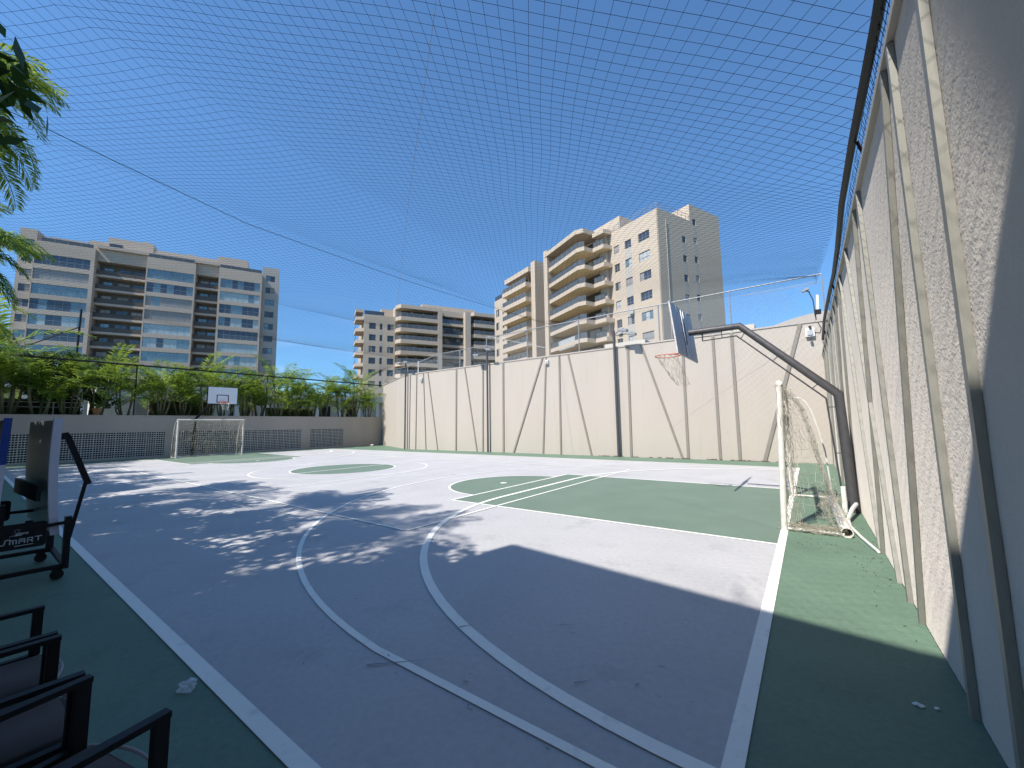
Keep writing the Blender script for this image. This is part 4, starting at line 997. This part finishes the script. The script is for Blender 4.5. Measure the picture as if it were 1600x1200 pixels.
# ================================================================== GOALS
def goal(xp, y0, y1, z, dep, sgn, lab, net_seed, lean=0.0, backpipe=False):
    """posts at x = xp; the goal opens towards -sgn*x"""
    t = thing('futsal_goal', (xp, (y0+y1)/2, 0), lab, 'goal')
    w = M_['white']
    for y, l in ((y0, lean), (y1, lean*0.4)):
        g = MB(); g.tube([(xp, y, 0), (xp+l, y, z)], 0.04, 10); g.build('post', w, t, True)
        xb = xp+sgn*dep
        if not (backpipe and y == y0):
          g = MB(); g.tube([(xp+l+sgn*0.03, y, z-0.07), (xp+sgn*0.25*dep/0.64, y, z-0.08), (xp+sgn*0.34*dep/0.64, y, z-0.15), (xp+sgn*0.43*dep/0.64, y, z-0.34), (xp+sgn*0.52*dep/0.64, y, z-0.74), (xb-sgn*0.05, y, 0.9), (xb, y, 0.05)], 0.014, 6); g.build('stanchion', w, t, True)
        g = MB(); g.tube([(xp+sgn*0.04, y, 0.03), (xb, y, 0.03)], 0.022, 6); g.build('base_bar', w, t, True)
    g = MB(); g.tube([(xp+lean, y0-0.04, z), (xp+lean*0.4, y1+0.04, z)], 0.04, 10); g.build('crossbar', w, t, True)
    if backpipe:
        g = MB(); n = 12; r0, r1 = 0.066, 0.056; a, b = Vector((xp+sgn*dep+0.03, y0-0.03, 0.062)), Vector((xp+sgn*(dep-0.03), y1-0.4, 0.062))
        g.tube([a, b], r0, n, False); k = len(g.v)
        ring = lambda c, r: [(c.x+math.cos(2*PI*i/n)*r, c.y, c.z+math.sin(2*PI*i/n)*r) for i in range(n)]
        g.add(ring(a, r0)+ring(a, r1)+ring(a+Vector((0, .4, 0)), r1), [(i, (i+1)%n, (i+1)%n+n, i+n) for i in range(n)]+[(i+n, (i+1)%n+n, (i+1)%n+2*n, i+2*n) for i in range(n)])
        g.build('back_pipe', w, t, True)
    else:
        g = MB(); g.tube([(xp+sgn*dep, y0, 0.03), (xp+sgn*dep, y1, 0.03)], 0.022, 6); g.build('back_bar', w, t, True)
    return t
def droopnet(t, rows, r, m, jit=0.02, sag=0.06, holes=0.04, name='net'):
    """rows: grid [i][j] of points; joins neighbours with knotted cords"""
    P, Q = [], []
    n, k = len(rows), len(rows[0])
    G = [[Vector(rows[i][j])+Vector((rnd(-jit,jit), rnd(-jit,jit), rnd(-jit,jit)-sag*math.sin(PI*j/(k-1)))) for j in range(k)] for i in range(n)]
    for i in range(n):
        for j in range(k):
            if i+1 < n and random.random() > holes: P.append(G[i][j]); Q.append(G[i+1][j])
            if j+1 < k and random.random() > holes: P.append(G[i][j]); Q.append(G[i][j+1])
    o = strand_obj(name, P, Q, r, m, t); o['kind'] = 'stuff'; return o
def prof(xp, sgn, z, dep, f, l):
    """point at fraction f along the net's hanging curve in the x-z plane"""
    pr_ = [(0, z), (0.12, z-0.05), (0.25, z-0.22), (0.36, z-0.55), (0.46, z-0.95), (0.56, 0.65), (0.66, 0.28), (0.74, 0.02)]
    k = f*(len(pr_)-1); i = min(int(k), len(pr_)-2); q = k-i; a, b = pr_[i], pr_[i+1]
    return xp+l*(1-f)+sgn*(a[0]+(b[0]-a[0])*q)*dep/0.70, a[1]+(b[1]-a[1])*q
gy0, gy1 = 6.83, 9.90
rg = goal(XE, gy0, gy1, 2.03, 0.64, 1, 'weathered white goal with torn net standing at the right end of the court', 1, lean=0.07, backpipe=True)
rows = [[(lambda p: (p[0]+0.02*math.sin(i*0.9), gy0+0.05+(gy1-gy0-0.1)*i/24, p[1]))(prof(XE, 1, 2.0, 0.62, j/16, 0.07)) for j in range(17)] for i in range(25)]
droopnet(rg, rows, 0.0022, M_['cord'], 0.035, 0.05, 0.12)
for y in (gy0+0.02, gy1-0.02):     # side panels
    rows = [[((lambda p: (XE+0.05+(p[0]-XE-0.05)*i/5, y+0.03*math.sin(j), p[1]*(1) if i == 5 else p[1]*0.98))(prof(XE, 1, 1.9, 0.62, j/16, 0.05))) for j in range(17)] for i in range(6)]
    droopnet(rg, rows, 0.0022, M_['cord'], 0.03, 0.04, 0.12)
# bunched net hanging along the near post and drooping on the ground bar
P, Q = [], []
for s_ in range(90):
    x = XE+0.05+rnd(-.03, .07); y = gy0+rnd(-.03, .08); z = 2.0; p = Vector((x, y, z))
    while p.z > 0.06:
        q = p+Vector((rnd(-.03,.035), rnd(-.025,.03), -rnd(0.03, 0.14))); q.x = min(max(q.x, XE+0.03), XE+0.22); q.y = min(max(q.y, gy0-0.06), gy0+0.16); P.append(p); Q.append(q); p = q
        if random.random() < 0.06: break
for s_ in range(150):
    x = XE+rnd(0.05, 0.62); p = Vector((x, gy0+rnd(-.05, .05), rnd(0.02, 0.10)))
    for k in range(4):
        q = p+Vector((rnd(-.08,.08), rnd(-.04,.04), rnd(-.03,.03))); q.z = min(max(q.z, 0.01), 0.12); P.append(p); Q.append(q); p = q
for s_ in range(220):     # tangle by the back pipe
    p = Vector((XE+rnd(0.42, 0.70), rnd(gy0+0.3, gy1), rnd(0.02, 0.5)*random.random()))
    for k in range(4):
        q = p+Vector((rnd(-.07,.07), rnd(-.07,.07), rnd(-.06,.06))); q.z = max(q.z, 0.012); P.append(p); Q.append(q); p = q
o = strand_obj('tangled_net', P, Q, 0.0022, M_['cord'], rg); o['kind'] = 'stuff'
lgo = goal(-27.2, 6.88, 9.98, 2.03, 0.85, -1, 'white goal with beige net before the vent blocks at the far left end', 2)
rows = [[(lambda p: (p[0], 6.93+3.0*i/26, p[1]))(prof(-27.2, -1, 2.0, 0.85, j/18, 0)) for j in range(19)] for i in range(27)]
droopnet(lgo, rows, 0.0065, M_['cordl'], 0.045, 0.05, 0.06)
for y in (6.9, 9.96):
    rows = [[((lambda p: (-27.25+(p[0]+27.25)*i/6, y, p[1]))(prof(-27.2, -1, 1.95, 0.85, j/16, 0))) for j in range(17)] for i in range(7)]
    droopnet(lgo, rows, 0.005, M_['cordl'], 0.03, 0.03, 0.06)

# ================================================================== HOOPS
t = thing('basketball_hoop', (0.50, 8.7, 0), 'dark gooseneck basketball hoop seen from behind its grey backboard on the right', 'basketball hoop')
pl = [(0.50, 8.7, 0), (0.44, 8.7, 1.93), (-0.94, 8.7, 3.32), (-1.85, 8.7, 3.32)]
g = MB(); g.tube(pl, [0.075, 0.075, 0.066, 0.062], 14); g.build('pole', M_['pole'], t, True)
br = [(0.38, 8.7, 0.03), (0.27, 8.7, 1.87), (-1.0, 8.7, 3.14), (-1.6, 8.7, 3.12), (-1.6, 8.7, 3.26)]
g = MB(); g.tube(br, 0.016, 6); g.build('brace', M_['pole'], t, True)
for p, q in (((0.475, 8.7, 0.95), (0.325, 8.7, 0.95)), ((0.45, 8.7, 1.72), (0.28, 8.7, 1.72)), ((0.19, 8.7, 2.14), (0.09, 8.7, 2.05)), ((-0.35, 8.7, 2.68), (-0.45, 8.7, 2.59)), ((-0.85, 8.7, 3.2), (-0.93, 8.7, 3.07)), ((-1.25, 8.7, 3.28), (-1.25, 8.7, 3.13))):
    g = MB(); g.tube([p, q], 0.008, 5); g.build('strut', M_['pole'], t)
TLp, TRp, BLp, BRp = Vector((-2.0, 7.93, 3.84)), Vector((-2.0, 9.68, 3.87)), Vector((-1.85, 7.76, 2.78)), Vector((-1.85, 9.44, 2.78))
th_ = Vector((-0.03, 0, 0))
g = MB(); g.hexa([BLp+th_, BRp+th_, TRp+th_, TLp+th_], [BLp, BRp, TRp, TLp]); bb = g.build('backboard', M_['boardback'], t)
g = MB(); e = Vector((-0.004, 0, 0)); ff_ = lambda u, v: BLp.lerp(BRp, u).lerp(TLp.lerp(TRp, u), v)+th_+e
g.quad(ff_(.01,.01), ff_(.99,.01), ff_(.99,.99), ff_(.01,.99)); g.build('board_face', M_['boardwhite'], t)
ffb = lambda u, v, o_: BLp.lerp(BRp, u).lerp(TLp.lerp(TRp, u), v)+Vector((o_, 0, 0))
for u in (0.24, 0.70):
    g = MB(); g.bar(ffb(u, 0.01, 0.002), ffb(u, 0.99, 0.002), 0.012, 0.004, up=(1,0,0)); g.build('board_rib', M_['boardback'], t)
for u in (0.42, 0.52):
    g = MB(); g.bar(ffb(u, 0.28 if u > 0.5 else 0.03, 0.012), ffb(u, 0.97, 0.012), 0.018, 0.016, up=(1,0,0)); g.build('board_brace', M_['galv'], t)
g = MB(); n = 28; c = Vector((-2.29, 8.62, 2.88)); g.tube([c+Vector((math.cos(2*PI*i/n)*0.23, math.sin(2*PI*i/n)*0.23, 0)) for i in range(n+1)], 0.009, 6, False)
g.tube([c+Vector((0.15, 0.17, 0)), (-1.9, 8.7, 2.9)], 0.012, 5); g.tube([c+Vector((0.15, -0.17, 0)), (-1.9, 8.54, 2.9)], 0.012, 5)
g.build('rim', M_['orange'], t, True)
def hoopnet(t, c, h, m, torn=0.25, skew=(0, 0)):
    P, Q = [], []; n = 12; lv = 6; G = []
    for k in range(lv+1):
        r = 0.22*(1-0.45*(k/lv)**0.8); G.append([Vector((c[0]+skew[0]*k/lv+math.cos(2*PI*(i+0.5*k)/n)*r+rnd(-.015,.015), c[1]+skew[1]*k/lv+math.sin(2*PI*(i+0.5*k)/n)*r+rnd(-.015,.015), c[2]-h*k/lv+rnd(-.01,.01))) for i in range(n)])
    for k in range(lv):
        for i in range(n):
            if random.random() > torn: P.append(G[k][i]); Q.append(G[k+1][i])
            if random.random() > torn: P.append(G[k][i]); Q.append(G[k+1][(i-1) % n])
    o = strand_obj('hoop_net', P, Q, 0.0028, m, t); o['kind'] = 'stuff'
hoopnet(t, c, 0.50, M_['cord'], 0.3, (0.16, 0.12))
hoopnet(t, c, 0.62, M_['cord'], 0.45, (0.25, 0.2))
# far hoop
t = thing('basketball_hoop', (-28.6, 8.1, 0), 'white basketball backboard with an orange rim above the far left goal', 'basketball hoop')
g = MB(); g.tube([(-28.6, 7.95, 0), (-28.6, 8.05, 2.15), (-27.4, 8.3, 2.85), (-26.0, 8.42, 3.15)], [0.07, 0.07, 0.06, 0.06], 10); g.build('pole', M_['black'], t, True)
g = MB(); g.box(-25.98, -25.93, 7.72, 9.17, 2.84, 3.82); g.build('backboard', M_['black'], t)
g = MB(); g.box(-25.93, -25.918, 7.76, 9.13, 2.89, 3.79); g.build('board_face', M_['boardwhite'], t)
g = MB()
for b in ((8.15, 8.72, 2.95, 2.99), (8.15, 8.72, 3.34, 3.38), (8.15, 8.19, 2.99, 3.34), (8.68, 8.72, 2.99, 3.34)): g.box(-25.918, -25.912, *b)
g.build('target_frame', M_['black'], t)
g = MB(); c = Vector((-25.66, 8.46, 2.96)); n = 24; g.tube([c+Vector((math.cos(2*PI*i/n)*0.225, math.sin(2*PI*i/n)*0.225, 0)) for i in range(n+1)], 0.014, 6, False); g.box(-25.91, -25.86, 8.34, 8.58, 2.93, 3.02); g.build('rim', M_['orange'], t, True)
hoopnet(t, c, 0.42, M_['pvc'], 0.1, (0, 0.05))
for o in [o for o in t.children if o.name.startswith('hoop_net')]: pass

# ================================================================== PIPES AND SMALL THINGS BY THE RIGHT GOAL
g = MB(); g.tube([(0.37, 8.42, 0.0), (0.37, 8.43, 0.44)], 0.035, 10); g.build('pipe_stub', M_['pvc'], None, True, label='short white plastic pipe standing upright beside the hoop pole', category='pipe')
g = MB(); g.tube([(0.52, 8.55, 0.16), (0.44, 8.15, 0.14), (0.36, 7.72, 0.06), (0.36, 7.4, 0.03), (0.44, 6.8, 0.02), (0.53, 6.2, 0.02)], [0.028, 0.028, 0.024, 0.02, 0.017, 0.016], 8); g.build('bent_pipe', M_['pvc'], None, True, label='bent white tube lying on the green floor against the textured wall', category='pipe')
g = MB()
for i in range(110):
    x = rnd(-0.3, 0.55); y = rnd(5.6, 9) if random.random() < 0.7 else rnd(3.9, 7); x = x if y > 6 else rnd(0.3, 0.57); l = rnd(0.005, 0.018); a = rnd(0, 6.28); d = Vector((math.cos(a)*l, math.sin(a)*l)); e = Vector((-d.y, d.x))*0.3
    z = 0.003+rnd(0, 0.004); g.add([(x-d.x, y-d.y, z), (x+e.x, y+e.y, z+0.006), (x+d.x, y+d.y, z), (x-e.x, y-e.y, z)], [(0,1,2), (0,2,3)])
g.build('leaf_litter', M_['bark'], None, kind='stuff', label='dry leaf bits scattered on the green floor around the right goal', category='leaves')
def crumple(c, r, m, lab, cat, name, seed, flat=0.5):
    random.seed(seed); bm = bmesh.new(); bmesh.ops.create_icosphere(bm, subdivisions=3, radius=1)
    for v in bm.verts:
        k = 0.75+0.45*noise.noise(v.co*1.7+Vector((seed, 0, 0)))+0.18*noise.noise(v.co*5+Vector((0, seed, 0))); v.co = Vector((v.co.x*r[0]*k, v.co.y*r[1]*k, max(v.co.z, -0.6)*r[2]*k))
    me = bpy.data.meshes.new(name); bm.to_mesh(me); bm.free(); me.materials.append(m); o = bpy.data.objects.new(name, me); zmin = min(v.co.z for v in me.vertices)
    o.location = (c[0], c[1], -zmin+0.001); col.objects.link(o); o['label'] = lab; o['category'] = cat
crumple((-3.02, 0.89), (0.070, 0.055, 0.035), M_['clear'], 'crumpled clear plastic cup lying on the shaded green floor', 'plastic cup', 'plastic_cup', 3)
crumple((0.36, 3.08), (0.030, 0.015, 0.010), M_['pvc'], 'scrap of white paper on the shaded floor by the textured wall', 'litter', 'paper_scrap', 5)
crumple((0.43, 3.10), (0.015, 0.010, 0.007), M_['pvc'], 'tiny white crumb beside the paper scrap by the textured wall', 'litter', 'paper_scrap', 6)
crumple((-27.9, 19.3), (0.22, 0.14, 0.10), M_['white'], 'small pale bag lying at the foot of the low wall near the far corner', 'bag', 'cloth_bag', 8)
random.seed(21)

# ================================================================== FOLDED CURVED GAME TABLE
t = thing('folding_game_table', (-6.8, 0.5, 0), 'folded curved game table on casters with black frame at the left edge', 'game table')
def half(yfun, x0, x1, z0, z1, th, mface, name, side):
    g = MB(); n = 14; vs_ = []
    for i in range(n+1):
        z = z0+(z1-z0)*i/n; y = yfun(i/n)
        vs_ += [(x0, y, z), (x1, y-0.07, z), (x1, y+th-0.07, z), (x0, y+th, z)]
    fs = []
    for i in range(n):
        a, b = 4*i, 4*i+4
        for j in range(4): fs.append((a+j, a+(j+1)%4, b+(j+1)%4, b+j))
    fs += [(0,1,2,3), (4*n+3, 4*n+2, 4*n+1, 4*n)]
    g.add(vs_, fs); return g.build(name, mface, t, True)
fA = lambda f: 0.555+0.035*f+0.085*(1-f)**2.2
half(lambda f: fA(f)-0.012, -6.36, -7.75, 0.47, 1.62, 0.05, M_['tablerefl'], 'table_half', -1)
g = MB(); n = 14
for i in range(n):
    f0, f1 = i/n, (i+1)/n; z0_, z1_ = 0.45+1.19*f0, 0.45+1.19*f1
    g.hexa([(-6.36, fA(f0)-0.02, z0_), (-6.30, fA(f0)-0.02, z0_), (-6.30, fA(f0)+0.045, z0_), (-6.36, fA(f0)+0.045, z0_)], [(-6.36, fA(f1)-0.02, z1_), (-6.30, fA(f1)-0.02, z1_), (-6.30, fA(f1)+0.045, z1_), (-6.36, fA(f1)+0.045, z1_)])
g.build('edge_strip', M_['edgewhite'], t)
fB = lambda f: 0.215+0.03*f
half(lambda f: fB(f), -6.36, -7.75, 0.47, 1.62, 0.05, M_['black'], 'table_half', 1)
for f0, f1, mm in ((0.62, 1.0, 'edgeblue'), (0.0, 0.62, 'edgewhite')):
    g = MB(); z0_, z1_ = 0.45+1.19*f0, 0.45+1.19*f1
    g.hexa([(-6.36, fB(f0), z0_), (-6.30, fB(f0), z0_), (-6.30, fB(f0)+0.055, z0_), (-6.36, fB(f0)+0.055, z0_)], [(-6.36, fB(f1), z1_), (-6.30, fB(f1), z1_), (-6.30, fB(f1)+0.055, z1_), (-6.36, fB(f1)+0.055, z1_)])
    g.build('edge_strip', M_[mm], t)
bk = M_['black']
def bar(p, q, w=0.05, d=0.05, name='frame_bar', m=bk): g = MB(); g.bar(p, q, w, d); return g.build(name, m, t)
bar((-6.3, 0.74, 0.10), (-6.3, 0.735, 0.62), 0.075, 0.05, 'frame_post'); bar((-6.3, -0.1, 0.13), (-6.3, 0.76, 0.13), 0.04, 0.04); bar((-7.3, -0.1, 0.13), (-7.3, 0.76, 0.13), 0.04, 0.04)
bar((-7.3, 0.74, 0.13), (-6.33, 0.74, 0.13), 0.04, 0.04); bar((-7.3, 0.72, 0.10), (-7.3, 0.72, 0.62), 0.06, 0.05, 'frame_post')
bar((-6.34, 0.60, 1.44), (-6.34, 0.69, 1.46), 0.05, 0.07, 'fold_arm'); bar((-6.33, 0.67, 1.47), (-6.33, 0.865, 0.93), 0.045, 0.05, 'fold_arm'); bar((-6.32, 0.84, 0.95), (-6.32, 0.745, 0.33), 0.028, 0.03, 'fold_arm')
bar((-6.35, 0.52, 0.88), (-7.6, 0.44, 0.88), 0.03, 0.16, 'cross_beam'); bar((-6.28, 0.45, 0.545), (-6.28, 0.72, 0.565), 0.025, 0.03)
bar((-7.3, 0.18, 0.60), (-7.3, 0.72, 0.60), 0.03, 0.03); bar((-6.34, 0.29, 0.45), (-6.34, 0.29, 0.80), 0.05, 0.05, 'frame_post'); bar((-6.34, 0.475, 0.40), (-6.34, 0.475, 0.62), 0.05, 0.05, 'frame_post')
for (x, y) in ((-6.3, 0.69), (-7.3, 0.66), (-6.3, -0.05), (-7.3, -0.05)):
    g = MB(); g.tube([(x-0.02, y, 0.05), (x+0.02, y, 0.05)], 0.05, 14); cst = g.build('caster', M_['rubber'], t, True)
    g = MB(); g.box(x-0.032, x-0.024, y-0.03, y+0.03, 0.03, 0.105); g.box(x+0.024, x+0.032, y-0.03, y+0.03, 0.03, 0.105); g.box(x-0.032, x+0.032, y-0.04, y+0.04, 0.102, 0.112); g.build('caster_fork', M_['black'], cst)
def rplate(x, y0, y1, z0, z1, r=0.03, th=0.02):
    g = MB(); pts_ = []
    for cx, cz, a0 in ((y1-r, z1-r, 0), (y0+r, z1-r, PI/2), (y0+r, z0+r, PI), (y1-r, z0+r, 1.5*PI)):
        for i in range(5): a = a0+PI/2*i/4; pts_.append((cx+math.cos(a)*r, cz+math.sin(a)*r))
    n = len(pts_); g.add([(x, p[0], p[1]) for p in pts_]+[(x-th, p[0], p[1]) for p in pts_], [tuple(range(n)), tuple(range(n, 2*n))[::-1]]+[(i, i+n, (i+1)%n+n, (i+1)%n) for i in range(n)])
    return g
pz0, pz1 = 0.375, 0.615
pp = rplate(-6.24, 0.285, 0.59, pz0, pz1).build('name_plate', bk, t)
rplate(-7.28, 0.20, 0.40, 0.52, 0.74).build('name_plate', bk, t)
# raised lettering strokes on the plate (plane x = const, u along +y, v up)
def strokes(segs, u0, v0, s_, w, name, m=M_['silver'], shear=0.0):
    g = MB()
    for sg in segs:
        for (a, b) in zip(sg[:-1], sg[1:]):
            p = Vector((-6.2372, u0+(a[0]+shear*a[1])*s_, v0+a[1]*s_)); q = Vector((-6.2372, u0+(b[0]+shear*b[1])*s_, v0+b[1]*s_)); d = (q-p).normalized()*w*0.4
            g.bar(p-d, q+d, w, 0.004, up=(1,0,0))
    return g.build(name, m, pp)
LT = {'S': [[(1.25, 1.0), (0.62, 1.0), (0.42, 0.0), (-0.1, 0.0)]], 'm': [[(0, 0), (0, 0.78), (0.9, 0.78), (0.9, 0)], [(0.45, 0.78), (0.45, 0)]],
      'A': [[(0, 0), (0, 0.85), (0.75, 0.85), (0.75, 0)], [(0, 0.4), (0.75, 0.4)]], 'R': [[(0, 0), (0, 0.9), (0.7, 0.9), (0.7, 0.42), (0, 0.42)], [(0.35, 0.42), (0.75, 0)]], 'T': [[(0, 0.98), (0.9, 0.98)], [(0.45, 0.98), (0.45, 0.1)]]}
u = 0.305
for ch, adv in (('S', 1.15), ('m', 1.22), ('A', 1.08), ('R', 1.02), ('T', 1.0)):
    strokes(LT[ch], u, 0.432, 0.044, 0.008, 'lettering'); u += adv*0.0475
th9 = [(0.5+0.42*math.cos(a), 1.2+0.42*math.sin(a)) for a in [PI*0.1+i*2*PI/14 for i in range(15)]]
strokes([th9, [(0.9, 1.1), (0.75, 0.6), (0.3, 0.2), (-0.5, 0.0)], [(-0.4, 0.05), (1.4, 0.12)]], 0.375, 0.505, 0.036, 0.008, 'logo', shear=0.1)
strokes([[(1.25, 1.1), (1.15, 0.35)], [(1.2, 0.75), (1.6, 0.75), (1.55, 0.35)], [(1.85, 0.75), (1.8, 0.35)], [(2.1, 0.35), (2.15, 0.75), (2.5, 0.75), (2.45, 0.35)], [(2.7, 0.55), (3.1, 0.58), (3.05, 0.8), (2.72, 0.75), (2.7, 0.4), (3.05, 0.38)]], 0.375, 0.505, 0.030, 0.0055, 'logo')
strokes([[(0, 0), (3.2, 0.05)]], 0.39, 0.408, 0.036, 0.005, 'lettering')

# ================================================================== STACKING ARMCHAIRS AT THE LOWER LEFT
def chair(x0, y0, x1, y1, lab, first):
    """front arm corners (x0,y0) and (x1,y1); the seat runs back towards -y"""
    a = math.atan2(y1-y0, x1-x0); w = math.hypot(x1-x0, y1-y0)
    r = thing('metal_armchair', (x0, y0, 0), lab, 'armchair', 'black armchairs standing side by side at the lower left', rz=a)
    if first is None:
        def P_(name, g, m, smooth=False, par=r): return g.build(name, m, par, smooth, local=True)
        dp = 0.62
        for x in (0.0, 1.0):
            xx = x*W_
            g = MB(); g.box(xx-0.017, xx+0.017, -dp, 0.0, 0.632, 0.65); g.build('arm_rail', bk, r, local=True)
            g = MB(); g.box(xx-0.015, xx+0.015, -0.038, -0.002, 0.0, 0.631); g.build('leg', bk, r, local=True)
            g = MB(); g.box(xx-0.015, xx+0.015, -dp+0.002, -dp+0.038, 0.0, 0.631); g.build('leg', bk, r, local=True)
            g = MB(); g.box(xx-0.015, xx+0.015, -dp+0.04, -0.04, 0.40, 0.435); g.build('side_rail', bk, r, local=True)
        g = MB(); g.box(0.02, W_-0.02, -0.07, -0.04, 0.36, 0.39); g.build('front_rail', bk, r, local=True)
        # cushion with a rounded front edge
        bm = bmesh.new(); bmesh.ops.create_cube(bm, size=1)
        for v in bm.verts: v.co = Vector((W_/2+v.co.x*(W_-0.05), -0.30+v.co.y*0.60, 0.405+v.co.z*0.065))
        bmesh.ops.bevel(bm, geom=bm.edges[:], offset=0.022, segments=4, affect='EDGES')
        for v in bm.verts: v.co.y += 0.05*(1-((v.co.x-W_/2)/(W_/2))**2) if v.co.y > -0.1 else 0
        me = bpy.data.meshes.new('cushion'); bm.to_mesh(me); bm.free(); me.materials.append(M_['fabric']); c = inst('cushion', me, r, (0, 0, 0)); me.polygons.foreach_set('use_smooth', [True]*len(me.polygons))
        g = MB(); n = 12
        g.tube([(0.03+(W_-0.06)*i/n, -0.004+0.05*(1-(2*i/n-1)**2), 0.432) for i in range(n+1)], 0.006, 6); g.build('piping', M_['fabedge'], c, True, local=True)
        bm = bmesh.new(); bmesh.ops.create_cube(bm, size=1)
        for v in bm.verts: v.co = Vector((W_/2+v.co.x*(W_-0.06), -0.60+v.co.y*0.06-0.12*(v.co.z+0.5), 0.64+v.co.z*0.42))
        bmesh.ops.bevel(bm, geom=bm.edges[:], offset=0.02, segments=3, affect='EDGES')
        me = bpy.data.meshes.new('backrest'); bm.to_mesh(me); bm.free(); me.materials.append(M_['fabric']); inst('backrest', me, r, (0, 0, 0))
        return r
    for ch in first.children:
        c = ch.copy(); col.objects.link(c); c.parent = r
        for g2 in ch.children:
            d = g2.copy(); col.objects.link(d); d.parent = c
    r.scale = (w/W_, 1, 1)
    return r
W_ = 0.46
c0 = chair(-2.09, 0.335, -1.625, 0.445, 'nearest black metal armchair with grey cushion, turned slightly at the lower left', None)
chair(-2.60, 0.315, -2.14, 0.325, 'middle black metal armchair between the nearest chair and the third one', c0)
chair(-3.10, 0.31, -2.655, 0.31, 'black metal armchair farthest from the camera, next to the game table', c0)
bpy.context.view_layer.update()
